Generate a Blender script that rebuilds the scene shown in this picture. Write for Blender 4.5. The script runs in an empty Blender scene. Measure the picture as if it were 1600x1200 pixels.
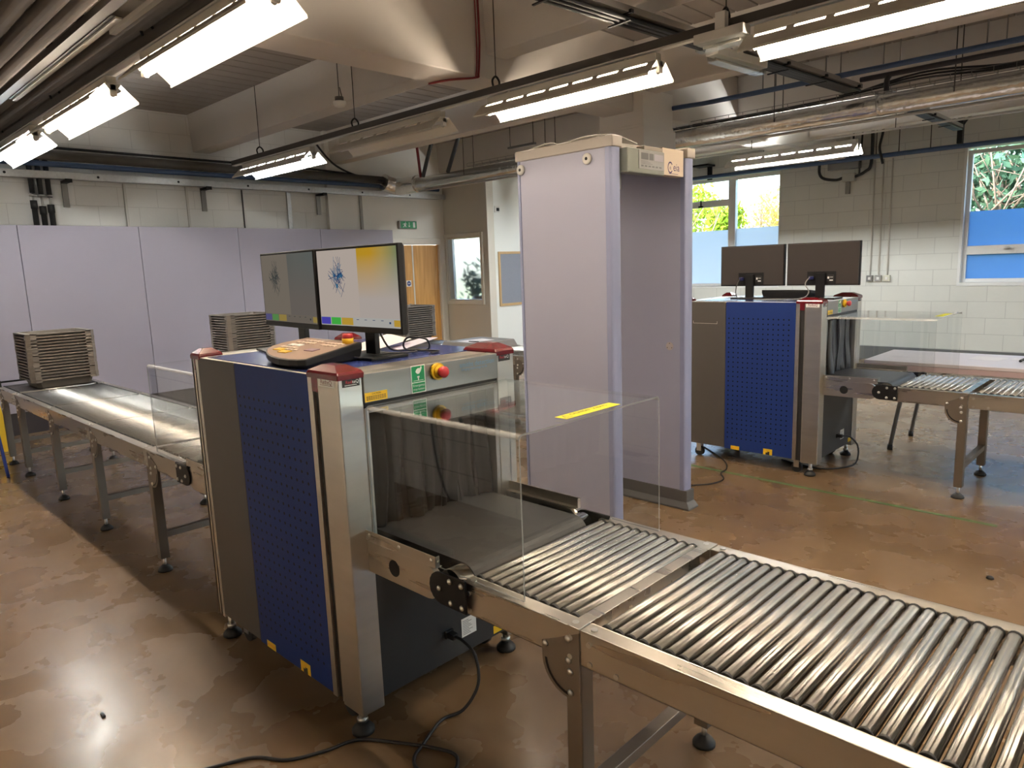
import bpy, math, random
from mathutils import Vector, Matrix
random.seed(7)
S = bpy.context.scene
COL = S.collection

# ------------------------------------------------------------------ camera, world, sun, exposure
cam = bpy.data.cameras.new('camera')
cam.sensor_fit = 'HORIZONTAL'; cam.sensor_width = 36.0
cam.lens = 1110.44 / 1600.0 * 36.0
cam.clip_start = 0.05; cam.clip_end = 200
camo = bpy.data.objects.new('camera', cam); COL.objects.link(camo)
AX = ((0.71922621, 0.69385993, -0.03566583), (0.08822008, -0.14212304, -0.98590986), (-0.68915228, 0.70594578, -0.163431))
Mx = Matrix((AX[0], [-v for v in AX[1]], [-v for v in AX[2]])).transposed()   # columns: camera right, up, back
camo.matrix_world = Matrix.Translation((0, 0, 1.6)) @ Mx.to_4x4()
S.camera = camo

W = bpy.data.worlds.new('sky'); S.world = W; W.use_nodes = True
wn = W.node_tree.nodes; wn.clear()
wo = wn.new('ShaderNodeOutputWorld'); wb = wn.new('ShaderNodeBackground'); ws = wn.new('ShaderNodeTexSky')
ws.sky_type = 'NISHITA'; ws.sun_disc = False; ws.sun_elevation = math.radians(38); ws.sun_rotation = math.radians(200)
ws.air_density = 1.0; ws.dust_density = 3.0; ws.ozone_density = 1.0
wb.inputs['Strength'].default_value = 0.6
W.node_tree.links.new(ws.outputs[0], wb.inputs[0]); W.node_tree.links.new(wb.outputs[0], wo.inputs[0])
sl = bpy.data.lights.new('sun', 'SUN'); sl.energy = 3.0; sl.angle = 0.01; sl.color = (1, 0.93, 0.8)
so = bpy.data.objects.new('sun', sl); COL.objects.link(so)
so.rotation_euler = (math.radians(52), 0, math.radians(-22))     # shines towards +Y: lights the trees, not the room
for px, pw in ((-6.2, 2.5), (-1.6, 2.0)):                         # portals at the two outside windows (sampling guides only)
    pl = bpy.data.lights.new('window_portal', 'AREA'); pl.shape = 'RECTANGLE'; pl.size = pw; pl.size_y = 1.9
    pl.cycles.is_portal = True
    po = bpy.data.objects.new('window_portal', pl); COL.objects.link(po)
    po.location = (px, 11.95, 2.05); po.rotation_euler = (math.radians(-90), 0, 0)
pl = bpy.data.lights.new('window_portal', 'AREA'); pl.shape = 'RECTANGLE'; pl.size = 2.3; pl.size_y = 12; pl.cycles.is_portal = True
po = bpy.data.objects.new('window_portal', pl); COL.objects.link(po); po.location = (9.45, 5.5, 2.0); po.rotation_euler = (0, math.radians(90), 0)
S.view_settings.view_transform = 'Standard'; S.view_settings.look = 'None'
S.view_settings.exposure = 1.95; S.view_settings.gamma = 1.0; S.view_settings.use_curve_mapping = False
S.cycles.use_denoising = True
S.cycles.transparent_max_bounces = 32; S.cycles.max_bounces = 12; S.cycles.diffuse_bounces = 7
S.cycles.glossy_bounces = 5; S.cycles.transmission_bounces = 8
S.cycles.caustics_reflective = False; S.cycles.caustics_refractive = False
S.cycles.sample_clamp_indirect = 6.0
LAMP_WARM, LAMP_COOL = ((1.0, 0.83, 0.64), 46.0), ((0.98, 1.0, 0.97), 44.0)

# ------------------------------------------------------------------ materials
MATS = {}
def nodes(m): return m.node_tree.nodes, m.node_tree.links
def mat(name, col=(.5, .5, .5), rough=.5, metal=0., spec=.5, noise=0., nscale=8., bump=0., bscale=60., stretch=None, emit=None, estr=0., rvar=0., coat=0.):
    if name in MATS: return MATS[name]
    m = bpy.data.materials.new(name); m.use_nodes = True; MATS[name] = m
    n, l = nodes(m); b = n['Principled BSDF']
    b.inputs['Base Color'].default_value = (*col, 1); b.inputs['Roughness'].default_value = rough
    b.inputs['Metallic'].default_value = metal; b.inputs['Specular IOR Level'].default_value = spec
    b.inputs['Coat Weight'].default_value = coat
    if emit: b.inputs['Emission Color'].default_value = (*emit, 1); b.inputs['Emission Strength'].default_value = estr
    if noise or bump or rvar:
        tc = n.new('ShaderNodeTexCoord'); mp = n.new('ShaderNodeMapping')
        if stretch: mp.inputs['Scale'].default_value = stretch
        l.new(tc.outputs['Object'], mp.inputs['Vector'])
        nt = n.new('ShaderNodeTexNoise'); nt.inputs['Scale'].default_value = nscale; nt.inputs['Detail'].default_value = 3
        l.new(mp.outputs[0], nt.inputs['Vector'])
        if noise:
            mx = n.new('ShaderNodeMix'); mx.data_type = 'RGBA'
            mx.inputs['A'].default_value = (*[c * (1 - noise) for c in col], 1)
            mx.inputs['B'].default_value = (*[min(1, c * (1 + noise)) for c in col], 1)
            l.new(nt.outputs['Fac'], mx.inputs['Factor']); l.new(mx.outputs['Result'], b.inputs['Base Color'])
        if rvar:
            mr = n.new('ShaderNodeMapRange'); mr.inputs['From Min'].default_value = .3; mr.inputs['From Max'].default_value = .7
            mr.inputs['To Min'].default_value = max(0.02, rough - rvar); mr.inputs['To Max'].default_value = rough + rvar
            l.new(nt.outputs['Fac'], mr.inputs['Value']); l.new(mr.outputs[0], b.inputs['Roughness'])
        if bump:
            n2 = n.new('ShaderNodeTexNoise'); n2.inputs['Scale'].default_value = bscale; l.new(mp.outputs[0], n2.inputs['Vector'])
            bp = n.new('ShaderNodeBump'); bp.inputs['Strength'].default_value = bump; bp.inputs['Distance'].default_value = .01
            l.new(n2.outputs['Fac'], bp.inputs['Height']); l.new(bp.outputs[0], b.inputs['Normal'])
    return m
def math_node(n, l, op, a, b=None):
    k = n.new('ShaderNodeMath'); k.operation = op
    for i, v in enumerate((a, b)):
        if v is None: continue
        if isinstance(v, (int, float)): k.inputs[i].default_value = v
        else: l.new(v, k.inputs[i])
    return k.outputs[0]

def block_mat(name, axis, col, mortar, rough=.55, bumpy=.35):
    m = bpy.data.materials.new(name); m.use_nodes = True; n, l = nodes(m); b = n['Principled BSDF']
    g = n.new('ShaderNodeNewGeometry'); sp = n.new('ShaderNodeSeparateXYZ'); l.new(g.outputs['Position'], sp.inputs[0])
    cb = n.new('ShaderNodeCombineXYZ'); l.new(sp.outputs[0 if axis == 'x' else 1], cb.inputs[0]); l.new(sp.outputs[2], cb.inputs[1])
    mp = n.new('ShaderNodeMapping'); mp.inputs['Location'].default_value = (0.12, 0.02, 0); l.new(cb.outputs[0], mp.inputs['Vector'])
    br = n.new('ShaderNodeTexBrick'); l.new(mp.outputs[0], br.inputs['Vector'])
    br.inputs['Color1'].default_value = (*col, 1); br.inputs['Color2'].default_value = (*[c * .97 for c in col], 1)
    br.inputs['Mortar'].default_value = (*mortar, 1); br.inputs['Scale'].default_value = 1.0
    br.inputs['Brick Width'].default_value = .45; br.inputs['Row Height'].default_value = .226
    br.inputs['Mortar Size'].default_value = .0045; br.inputs['Mortar Smooth'].default_value = .35
    nt = n.new('ShaderNodeTexNoise'); nt.inputs['Scale'].default_value = 1.3; nt.inputs['Detail'].default_value = 5; l.new(g.outputs['Position'], nt.inputs['Vector'])
    mx = n.new('ShaderNodeMix'); mx.data_type = 'RGBA'; mx.blend_type = 'MULTIPLY'; mx.inputs['Factor'].default_value = .22
    l.new(br.outputs['Color'], mx.inputs['A']); l.new(nt.outputs['Color'], mx.inputs['B'])
    hs = n.new('ShaderNodeHueSaturation'); hs.inputs['Saturation'].default_value = .0; l.new(nt.outputs['Color'], hs.inputs['Color']); l.new(hs.outputs[0], mx.inputs['B'])
    l.new(mx.outputs['Result'], b.inputs['Base Color'])
    n2 = n.new('ShaderNodeTexNoise'); n2.inputs['Scale'].default_value = 30; l.new(g.outputs['Position'], n2.inputs['Vector'])
    h = math_node(n, l, 'ADD', math_node(n, l, 'MULTIPLY', br.outputs['Fac'], -1.0), math_node(n, l, 'MULTIPLY', n2.outputs['Fac'], .35))
    bp = n.new('ShaderNodeBump'); bp.inputs['Strength'].default_value = bumpy; bp.inputs['Distance'].default_value = .008
    l.new(h, bp.inputs['Height']); l.new(bp.outputs[0], b.inputs['Normal'])
    b.inputs['Roughness'].default_value = rough
    return m

def clear_mat(name, tint=(.97, .98, .98), ior=1.49, rough=0.0):
    m = bpy.data.materials.new(name); m.use_nodes = True; n, l = nodes(m); n.remove(n['Principled BSDF'])
    o = n['Material Output']; t = n.new('ShaderNodeBsdfTransparent'); t.inputs['Color'].default_value = (*tint, 1)
    gl = n.new('ShaderNodeBsdfGlossy'); gl.inputs['Roughness'].default_value = rough; gl.inputs['Color'].default_value = (1, 1, 1, 1)
    fr = n.new('ShaderNodeFresnel'); fr.inputs['IOR'].default_value = ior
    g = n.new('ShaderNodeNewGeometry')                         # the same reflectance from either side of the sheet
    dp = n.new('ShaderNodeVectorMath'); dp.operation = 'DOT_PRODUCT'; l.new(g.outputs['Normal'], dp.inputs[0]); l.new(g.outputs['Incoming'], dp.inputs[1])
    c = math_node(n, l, 'ABSOLUTE', dp.outputs['Value'])
    p = math_node(n, l, 'POWER', math_node(n, l, 'SUBTRACT', 1.0, c), 5.0)
    r0 = ((ior - 1) / (ior + 1)) ** 2
    f = math_node(n, l, 'ADD', math_node(n, l, 'MULTIPLY', p, 1 - r0), r0)
    n.remove(fr)
    mx = n.new('ShaderNodeMixShader'); l.new(f, mx.inputs[0]); l.new(t.outputs[0], mx.inputs[1]); l.new(gl.outputs[0], mx.inputs[2])
    l.new(mx.outputs[0], o.inputs[0])
    return m
def film_mat(name, col, trans=.8):
    m = bpy.data.materials.new(name); m.use_nodes = True; n, l = nodes(m); n.remove(n['Principled BSDF'])
    t = n.new('ShaderNodeBsdfTranslucent'); t.inputs['Color'].default_value = (*col, 1)
    d = n.new('ShaderNodeBsdfDiffuse'); d.inputs['Color'].default_value = (*col, 1)
    mx = n.new('ShaderNodeMixShader'); mx.inputs[0].default_value = 1 - trans
    l.new(t.outputs[0], mx.inputs[1]); l.new(d.outputs[0], mx.inputs[2]); l.new(mx.outputs[0], n['Material Output'].inputs[0])
    return m
def leaf_mat(name, col):
    m = bpy.data.materials.new(name); m.use_nodes = True; n, l = nodes(m); n.remove(n['Principled BSDF'])
    g = n.new('ShaderNodeNewGeometry'); hs = n.new('ShaderNodeHueSaturation'); hs.inputs['Color'].default_value = (*col, 1)
    l.new(math_node(n, l, 'ADD', math_node(n, l, 'MULTIPLY', g.outputs['Random Per Island'], 1.1), .45), hs.inputs['Value'])
    l.new(math_node(n, l, 'ADD', math_node(n, l, 'MULTIPLY', g.outputs['Random Per Island'], .06), .47), hs.inputs['Hue'])
    t = n.new('ShaderNodeBsdfTranslucent'); d = n.new('ShaderNodeBsdfDiffuse'); l.new(hs.outputs[0], t.inputs[0]); l.new(hs.outputs[0], d.inputs[0])
    mx = n.new('ShaderNodeMixShader'); mx.inputs[0].default_value = .5; l.new(t.outputs[0], mx.inputs[1]); l.new(d.outputs[0], mx.inputs[2])
    l.new(mx.outputs[0], n['Material Output'].inputs[0])
    return m
def perforated_mat():
    m = mat('blue_perforated_paint', (.028, .058, .2), .5, spec=.18); n, l = nodes(m); b = n['Principled BSDF']
    g = n.new('ShaderNodeTexCoord'); sp = n.new('ShaderNodeSeparateXYZ'); l.new(g.outputs['Object'], sp.inputs[0])
    def cell(sock, pitch):
        f = math_node(n, l, 'FRACT', math_node(n, l, 'ADD', math_node(n, l, 'DIVIDE', sock, pitch), 200.0))
        return math_node(n, l, 'MULTIPLY', math_node(n, l, 'SUBTRACT', f, .5), pitch)
    u, v = cell(sp.outputs[0], .039), cell(sp.outputs[2], .0375)
    d2 = math_node(n, l, 'ADD', math_node(n, l, 'MULTIPLY', u, u), math_node(n, l, 'MULTIPLY', v, v))
    dot = math_node(n, l, 'LESS_THAN', d2, 0.006 ** 2)
    inx = math_node(n, l, 'LESS_THAN', math_node(n, l, 'ABSOLUTE', math_node(n, l, 'SUBTRACT', sp.outputs[0], .105)), .247)
    inz = math_node(n, l, 'LESS_THAN', math_node(n, l, 'ABSOLUTE', math_node(n, l, 'SUBTRACT', sp.outputs[2], .675)), .5)
    k = math_node(n, l, 'MULTIPLY', dot, math_node(n, l, 'MULTIPLY', inx, inz))
    nt = n.new('ShaderNodeTexNoise'); nt.inputs['Scale'].default_value = 2.5; l.new(g.outputs['Object'], nt.inputs['Vector'])
    base = n.new('ShaderNodeMix'); base.data_type = 'RGBA'; base.inputs['A'].default_value = (.013, .032, .15, 1); base.inputs['B'].default_value = (.015, .036, .17, 1)
    l.new(nt.outputs['Fac'], base.inputs['Factor'])
    mx = n.new('ShaderNodeMix'); mx.data_type = 'RGBA'; mx.inputs['B'].default_value = (.001, .002, .009, 1)
    l.new(k, mx.inputs['Factor']); l.new(base.outputs['Result'], mx.inputs['A']); l.new(mx.outputs['Result'], b.inputs['Base Color'])
    bp = n.new('ShaderNodeBump'); bp.inputs['Strength'].default_value = .6; bp.inputs['Distance'].default_value = .003; bp.invert = True
    l.new(k, bp.inputs['Height']); l.new(bp.outputs[0], b.inputs['Normal'])
    return m
def floor_mat():
    m = mat('polished_concrete', (.3, .25, .2), .3, spec=.5); n, l = nodes(m); b = n['Principled BSDF']
    g = n.new('ShaderNodeNewGeometry')
    a = n.new('ShaderNodeTexNoise'); a.inputs['Scale'].default_value = 1.1; a.inputs['Detail'].default_value = 4; a.inputs['Roughness'].default_value = .62
    l.new(g.outputs['Position'], a.inputs['Vector'])
    cr = n.new('ShaderNodeValToRGB'); e = cr.color_ramp.elements
    e[0].position = .28; e[0].color = (.142, .088, .044, 1); e[1].position = .75; e[1].color = (.225, .146, .080, 1)
    e2 = cr.color_ramp.elements.new(.52); e2.color = (.18, .114, .060, 1)
    l.new(a.outputs['Fac'], cr.inputs[0])
    s = n.new('ShaderNodeTexNoise'); s.inputs['Scale'].default_value = 7; s.inputs['Detail'].default_value = 4; l.new(g.outputs['Position'], s.inputs['Vector'])
    mr = n.new('ShaderNodeMapRange'); mr.inputs['From Min'].default_value = .52; mr.inputs['From Max'].default_value = .72; l.new(s.outputs['Fac'], mr.inputs['Value'])
    mx = n.new('ShaderNodeMix'); mx.data_type = 'RGBA'; mx.inputs['B'].default_value = (.33, .245, .16, 1)
    l.new(math_node(n, l, 'MULTIPLY', mr.outputs[0], .06), mx.inputs['Factor']); l.new(cr.outputs[0], mx.inputs['A'])
    v = n.new('ShaderNodeTexNoise'); v.inputs['Scale'].default_value = 70; v.inputs['Detail'].default_value = 3; l.new(g.outputs['Position'], v.inputs['Vector'])
    m2 = n.new('ShaderNodeMapRange'); m2.inputs['From Min'].default_value = .78; m2.inputs['From Max'].default_value = .80; l.new(v.outputs['Fac'], m2.inputs['Value'])
    mx2 = n.new('ShaderNodeMix'); mx2.data_type = 'RGBA'; mx2.inputs['B'].default_value = (.07, .055, .04, 1)
    mx2.inputs['Factor'].default_value = 0.0; l.new(mx.outputs['Result'], mx2.inputs['A'])
    l.new(mx2.outputs['Result'], b.inputs['Base Color'])
    r = n.new('ShaderNodeMapRange'); r.inputs['From Min'].default_value = .3; r.inputs['From Max'].default_value = .7
    r.inputs['To Min'].default_value = .19; r.inputs['To Max'].default_value = .36
    s3 = n.new('ShaderNodeTexNoise'); s3.inputs['Scale'].default_value = 3.5; s3.inputs['Detail'].default_value = 4; l.new(g.outputs['Position'], s3.inputs['Vector'])
    l.new(s3.outputs['Fac'], r.inputs['Value']); l.new(r.outputs[0], b.inputs['Roughness'])
    bp = n.new('ShaderNodeBump'); bp.inputs['Strength'].default_value = .10; bp.inputs['Distance'].default_value = .006
    l.new(s.outputs['Fac'], bp.inputs['Height']); l.new(bp.outputs[0], b.inputs['Normal'])
    return m
def wood_mat():
    m = mat('oak_veneer', (.5, .27, .09), .4); n, l = nodes(m); b = n['Principled BSDF']
    t = n.new('ShaderNodeTexCoord'); mp = n.new('ShaderNodeMapping'); mp.inputs['Scale'].default_value = (9, 9, .7); l.new(t.outputs['Object'], mp.inputs['Vector'])
    a = n.new('ShaderNodeTexNoise'); a.inputs['Scale'].default_value = 1.5; a.inputs['Detail'].default_value = 4; a.inputs['Distortion'].default_value = 1.2; l.new(mp.outputs[0], a.inputs['Vector'])
    cr = n.new('ShaderNodeValToRGB'); cr.color_ramp.elements[0].color = (.56, .28, .075, 1); cr.color_ramp.elements[1].color = (.76, .44, .15, 1)
    cr.color_ramp.elements[0].position = .3; cr.color_ramp.elements[1].position = .7
    l.new(a.outputs['Fac'], cr.inputs[0]); l.new(cr.outputs[0], b.inputs['Base Color'])
    return m
def gradient_screen(name, stops, axis=0, lo=0., hi=1., strength=1.):
    pass

STEELC = mat('satin_stainless_console', (.27, .265, .25), .45, 1., noise=.1, nscale=5, stretch=(1, 1, 6))
STEEL = mat('brushed_stainless', (.56, .53, .48), .36, 1., noise=.12, nscale=5, rvar=.06, stretch=(1, 1, 6))
STEELH = mat('brushed_stainless_rail', (.54, .505, .45), .3, 1., noise=.1, nscale=4, rvar=.05, stretch=(.6, 6, 6))
STEELL = mat('brushed_stainless_leg', (.27, .235, .20), .45, 1., noise=.1, nscale=4)
ROLL = mat('galvanised_roller', (.46, .45, .425), .25, 1., noise=.22, nscale=16, stretch=(1, .35, 1))
_n, _l = nodes(ROLL); _t = _n.new('ShaderNodeCombineXYZ'); _t.inputs[1].default_value = 1.0      # turned finish: the grain runs round the roller
_n['Principled BSDF'].inputs['Anisotropic'].default_value = 1.0; _l.new(_t.outputs[0], _n['Principled BSDF'].inputs['Tangent'])
CHROME = mat('polished_chrome', (.8, .79, .76), .1, 1.)
BOLT = mat('zinc_bolt', (.7, .69, .66), .28, 1.)
GALV = mat('galvanised_channel', (.55, .56, .57), .42, .9, noise=.2, nscale=30)
FOIL = mat('foil_lagging', (.86, .84, .80), .26, .95, noise=.15, nscale=8, bump=1.0, bscale=11)
GREYP = mat('dark_grey_powder_coat', (.066, .059, .053), .5, bump=.02, bscale=300)
DARKEND = mat('charcoal_powder_coat', (.022, .025, .028), .42, bump=.03, bscale=200)
BLUEP = perforated_mat()
BLUETOP = mat('blue_top_paint', (.03, .05, .2), .22, spec=.9, noise=.08)
RED = mat('red_plastic', (.115, .005, .009), .24, coat=.25)
REDB = mat('red_button', (.45, .03, .04), .35)
YEL = mat('yellow_plastic', (.80, .50, .02), .4)
YELS = mat('yellow_sticker', (.85, .55, .02), .45)
LIME = mat('bright_yellow_sticker', (.85, .80, .02), .45)
ORANGE = mat('orange_sticker', (.85, .36, .02), .45)
BLK = mat('black_plastic', (.007, .007, .008), .5, spec=.3)
BLKM = mat('matt_black_plastic', (.018, .017, .017), .55)
BEZ = mat('monitor_back_plastic', (.035, .028, .026), .5)
RUB = mat('black_rubber', (.015, .015, .015), .6)
BELT = mat('conveyor_belt', (.035, .035, .036), .5, noise=.2, nscale=20, bump=.04, bscale=300)
CURT2 = mat('pale_curtain_vinyl', (.085, .088, .092), .45, noise=.12, nscale=3)
CURT = mat('lead_curtain_vinyl', (.006, .006, .0065), .6, spec=.2) if True else mat('x', (.018, .018, .019), .45, noise=.12, nscale=3)
WHITE = mat('white_plastic', (.72, .72, .70), .4)
OFFW = mat('off_white_paint', (.60, .585, .55), .45)
PAPER = mat('white_paper', (.82, .78, .79), .7)
LILAC = mat('lilac_paper', (.58, .55, .68), .7)
GREEN = mat('green_sign', (0.0, .25, .085), .4)
SIGNW = mat('sign_white', (.85, .87, .85), .45)
SKYB = mat('faded_blue_print', (.16, .30, .46), .5)
TXTB = mat('black_print', (.02, .02, .02), .5)
TXTR = mat('red_print', (.5, .03, .05), .5)
MDP = mat('detector_laminate', (.375, .385, .50), .45, noise=.03, nscale=2)
MDEDGE = mat('detector_blue_trim', (.27, .30, .46), .4)
MDCAP = mat('detector_cap', (.45, .41, .37), .45)
MDKICK = mat('detector_kick_rubber', (.10, .097, .095), .5)
TRAY = mat('grey_tray_plastic', (.19, .168, .15), .5, noise=.08, nscale=10)
PARTN = mat('lilac_grey_panel', (.32, .305, .385), .5, noise=.03, nscale=1.2)
PLINTH = mat('dark_plinth', (.035, .026, .028), .6)
CONC = mat('painted_concrete', (.64, .605, .565), .65, noise=.07, nscale=1.5, bump=.05, bscale=20)
COLUMN = mat('painted_column', (.80, .785, .75), .6, noise=.04, nscale=2)
DECK = mat('steel_decking', (.28, .25, .225), .5, .0, noise=.12, nscale=6)
PLAIN = mat('painted_plaster', (.80, .79, .75), .6, noise=.03, nscale=1.5)
PLAINB = mat('beige_plaster', (.66, .63, .56), .6, noise=.03, nscale=1.5)
PLAINW = mat('white_plaster', (.82, .84, .82), .6, noise=.03, nscale=1.5)
WFRAME = mat('window_aluminium', (.74, .75, .75), .4, 0)
GLOSSW = mat('white_gloss_trim', (.78, .76, .70), .35)
SKIRT = mat('grey_skirting', (.13, .135, .135), .5)
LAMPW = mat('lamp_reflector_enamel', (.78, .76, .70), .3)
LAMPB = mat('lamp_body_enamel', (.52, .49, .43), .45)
LAG = mat('brown_lagging', (.12, .095, .075), .8, noise=.2, nscale=8, bump=.25, bscale=14)
DARKT = mat('dark_trunking', (.045, .038, .034), .5)
CABLE = mat('black_cable', (.012, .012, .014), .5)
BLUEPIPE = mat('blue_pipe_paint', (.055, .10, .21), .45)
REDPIPE = mat('red_cable', (.22, .02, .025), .5)
WOOD = wood_mat()
PIN = mat('pinboard_felt', (.235, .255, .31), .9, noise=.05, nscale=40)
PINF = mat('pinboard_beech', (.50, .33, .16), .5)
TABLE = mat('table_laminate', (.72, .66, .70), .35)
TABLEE = mat('table_edge', (.55, .42, .44), .4)
GLEG = mat('grey_steel_tube', (.22, .21, .20), .4, .6)
CONSOLE = mat('console_face', (.27, .175, .125), .4, noise=.05)
KEYC = mat('cream_keys', (.72, .60, .50), .4)
BARK = mat('bark', (.16, .12, .09), .8, noise=.3, nscale=10)
ACRY = clear_mat('clear_acrylic', (.955, .965, .965))
ACRYE = mat('acrylic_edge', (.40, .42, .415), .2, spec=.8); ACRYE.node_tree.nodes['Principled BSDF'].inputs['Alpha'].default_value = .6
ACRYB = mat('acrylic_bend_glint', (.75, .77, .76), .12, spec=.8); ACRYB.node_tree.nodes['Principled BSDF'].inputs['Alpha'].default_value = .32  # pale bend colour paints the bright glint along each fold
GLASS = clear_mat('window_glass', (.97, .985, .98), 1.5)
FILMW = film_mat('white_frost_film', (.62, .64, .66))
FILMB = film_mat('frost_film_skylight_tint', (.27, .42, .60))  # blue skylight on the second window is put into the film colour
FROST = bpy.data.materials.new('frosted_glass'); FROST.use_nodes = True
_b = FROST.node_tree.nodes['Principled BSDF']; _b.inputs['Base Color'].default_value = (.60, .66, .70, 1); _b.inputs['Transmission Weight'].default_value = 1; _b.inputs['Roughness'].default_value = .30; _b.inputs['IOR'].default_value = 1.1
BLOCK_L = block_mat('white_blockwork_far', 'y', (.82, .81, .78), (.68, .67, .64))
BLOCK_W = block_mat('grey_blockwork_window_wall', 'x', (.72, .735, .70), (.54, .55, .53))
BLOCK_B = block_mat('painted_blockwork_back', 'x', (.80, .76, .70), (.38, .36, .33))
BLOCK_R = block_mat('painted_blockwork_side', 'y', (.78, .76, .72), (.38, .36, .33))
FLOOR = floor_mat()
def emitter(name, col, s):
    m = bpy.data.materials.new(name); m.use_nodes = True; n, l = nodes(m); n.remove(n['Principled BSDF'])
    e = n.new('ShaderNodeEmission'); e.inputs[0].default_value = (*col, 1); e.inputs[1].default_value = s
    l.new(e.outputs[0], n['Material Output'].inputs[0]); return m
TUBEW = emitter('tube_warm', *LAMP_WARM); TUBEC = emitter('tube_cool', *LAMP_COOL); TUBED = emitter('tube_daylight', LAMP_COOL[0], LAMP_COOL[1] * 3.2)
TUBEOFF = mat('tube_unlit', (.75, .72, .66), .3)

# ------------------------------------------------------------------ mesh builder
class MB:
    def __init__(s): s.v = []; s.f = []; s.m = []; s.sm = []
    def add(s, vs, fs, mi=0, smooth=False):
        o = len(s.v); s.v += [tuple(p) for p in vs]
        for f in fs: s.f.append(tuple(i + o for i in f)); s.m.append(mi); s.sm.append(smooth)
        return s
    def box(s, a, b, mi=0):
        x0, y0, z0 = [min(p, q) for p, q in zip(a, b)]; x1, y1, z1 = [max(p, q) for p, q in zip(a, b)]
        return s.add([(x0, y0, z0), (x1, y0, z0), (x1, y1, z0), (x0, y1, z0), (x0, y0, z1), (x1, y0, z1), (x1, y1, z1), (x0, y1, z1)],
                     [(0, 3, 2, 1), (4, 5, 6, 7), (0, 1, 5, 4), (1, 2, 6, 5), (2, 3, 7, 6), (3, 0, 4, 7)], mi)
    def obox(s, c, ax, half, mi=0):
        c = Vector(c); A = [Vector(a).normalized() * h for a, h in zip(ax, half)]
        vs = [c + A[0] * i + A[1] * j + A[2] * k for k in (-1, 1) for j in (-1, 1) for i in (-1, 1)]
        return s.add(vs, [(0, 2, 3, 1), (4, 5, 7, 6), (0, 1, 5, 4), (1, 3, 7, 5), (3, 2, 6, 7), (2, 0, 4, 6)], mi)
    def prism(s, pts, d, mi=0, capmi=None):           # polygon of 3D points extruded by vector d
        n = len(pts); d = Vector(d); a = [Vector(p) for p in pts]; b = [p + d for p in a]
        o = len(s.v)
        s.add(a + b, [(i, (i + 1) % n, n + (i + 1) % n, n + i) for i in range(n)], mi)
        c = mi if capmi is None else capmi
        for f in (tuple(range(n))[::-1], tuple(range(n, 2 * n))): s.f.append(tuple(i + o for i in f)); s.m.append(c); s.sm.append(False)
        return s
    def cyl(s, a, b, r, seg=16, mi=0, r2=None, caps=True, capmi=None):
        a, b = Vector(a), Vector(b); r2 = r if r2 is None else r2; t = (b - a).normalized()
        u = t.orthogonal().normalized(); w = t.cross(u); o = len(s.v)
        ring = [u * math.cos(2 * math.pi * i / seg) + w * math.sin(2 * math.pi * i / seg) for i in range(seg)]
        s.add([a + q * r for q in ring] + [b + q * r2 for q in ring], [(i, (i + 1) % seg, seg + (i + 1) % seg, seg + i) for i in range(seg)], mi, True)
        if caps:
            for f in (tuple(range(seg))[::-1], tuple(range(seg, 2 * seg))): s.f.append(tuple(i + o for i in f)); s.m.append(mi if capmi is None else capmi); s.sm.append(False)
        return s
    def tube(s, pts, r, seg=8, mi=0, curve=True, sub=6):
        P = [Vector(p) for p in pts]
        if curve and len(P) > 2:
            Q = []
            for i in range(len(P) - 1):
                p0, p1, p2, p3 = P[max(i - 1, 0)], P[i], P[i + 1], P[min(i + 2, len(P) - 1)]
                for k in range(sub):
                    t = k / sub
                    Q.append(.5 * ((2 * p1) + (p2 - p0) * t + (2 * p0 - 5 * p1 + 4 * p2 - p3) * t * t + (3 * p1 - p0 - 3 * p2 + p3) * t ** 3))
            P = Q + [P[-1]]
        u = None; rings = []
        for i, p in enumerate(P):
            t = (P[min(i + 1, len(P) - 1)] - P[max(i - 1, 0)]).normalized()
            u = t.orthogonal().normalized() if u is None else (u - t * u.dot(t)).normalized()
            w = t.cross(u); rings.append([p + (u * math.cos(2 * math.pi * k / seg) + w * math.sin(2 * math.pi * k / seg)) * r for k in range(seg)])
        vs = [q for R in rings for q in R]; n = len(rings)
        fs = [(i * seg + k, i * seg + (k + 1) % seg, (i + 1) * seg + (k + 1) % seg, (i + 1) * seg + k) for i in range(n - 1) for k in range(seg)]
        o = len(s.v); s.add(vs, fs, mi, True)
        for f in (tuple(range(seg))[::-1], tuple(range((n - 1) * seg, n * seg))): s.f.append(tuple(i + o for i in f)); s.m.append(mi); s.sm.append(False)
        return s
    def lathe(s, c, prof, ax=(0, 0, 1), seg=24, mi=0):
        c = Vector(c); t = Vector(ax).normalized(); u = t.orthogonal().normalized(); w = t.cross(u)
        vs = [c + t * h + (u * math.cos(2 * math.pi * k / seg) + w * math.sin(2 * math.pi * k / seg)) * r for r, h in prof for k in range(seg)]
        n = len(prof); fs = [(i * seg + k, i * seg + (k + 1) % seg, (i + 1) * seg + (k + 1) % seg, (i + 1) * seg + k) for i in range(n - 1) for k in range(seg)]
        o = len(s.v); s.add(vs, fs, mi, True)
        for f in (tuple(range(seg))[::-1], tuple(range((n - 1) * seg, n * seg))): s.f.append(tuple(i + o for i in f)); s.m.append(mi); s.sm.append(True)
        return s
    def quad(s, a, b, c, d, mi=0): return s.add([a, b, c, d], [(0, 1, 2, 3)], mi)
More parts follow.
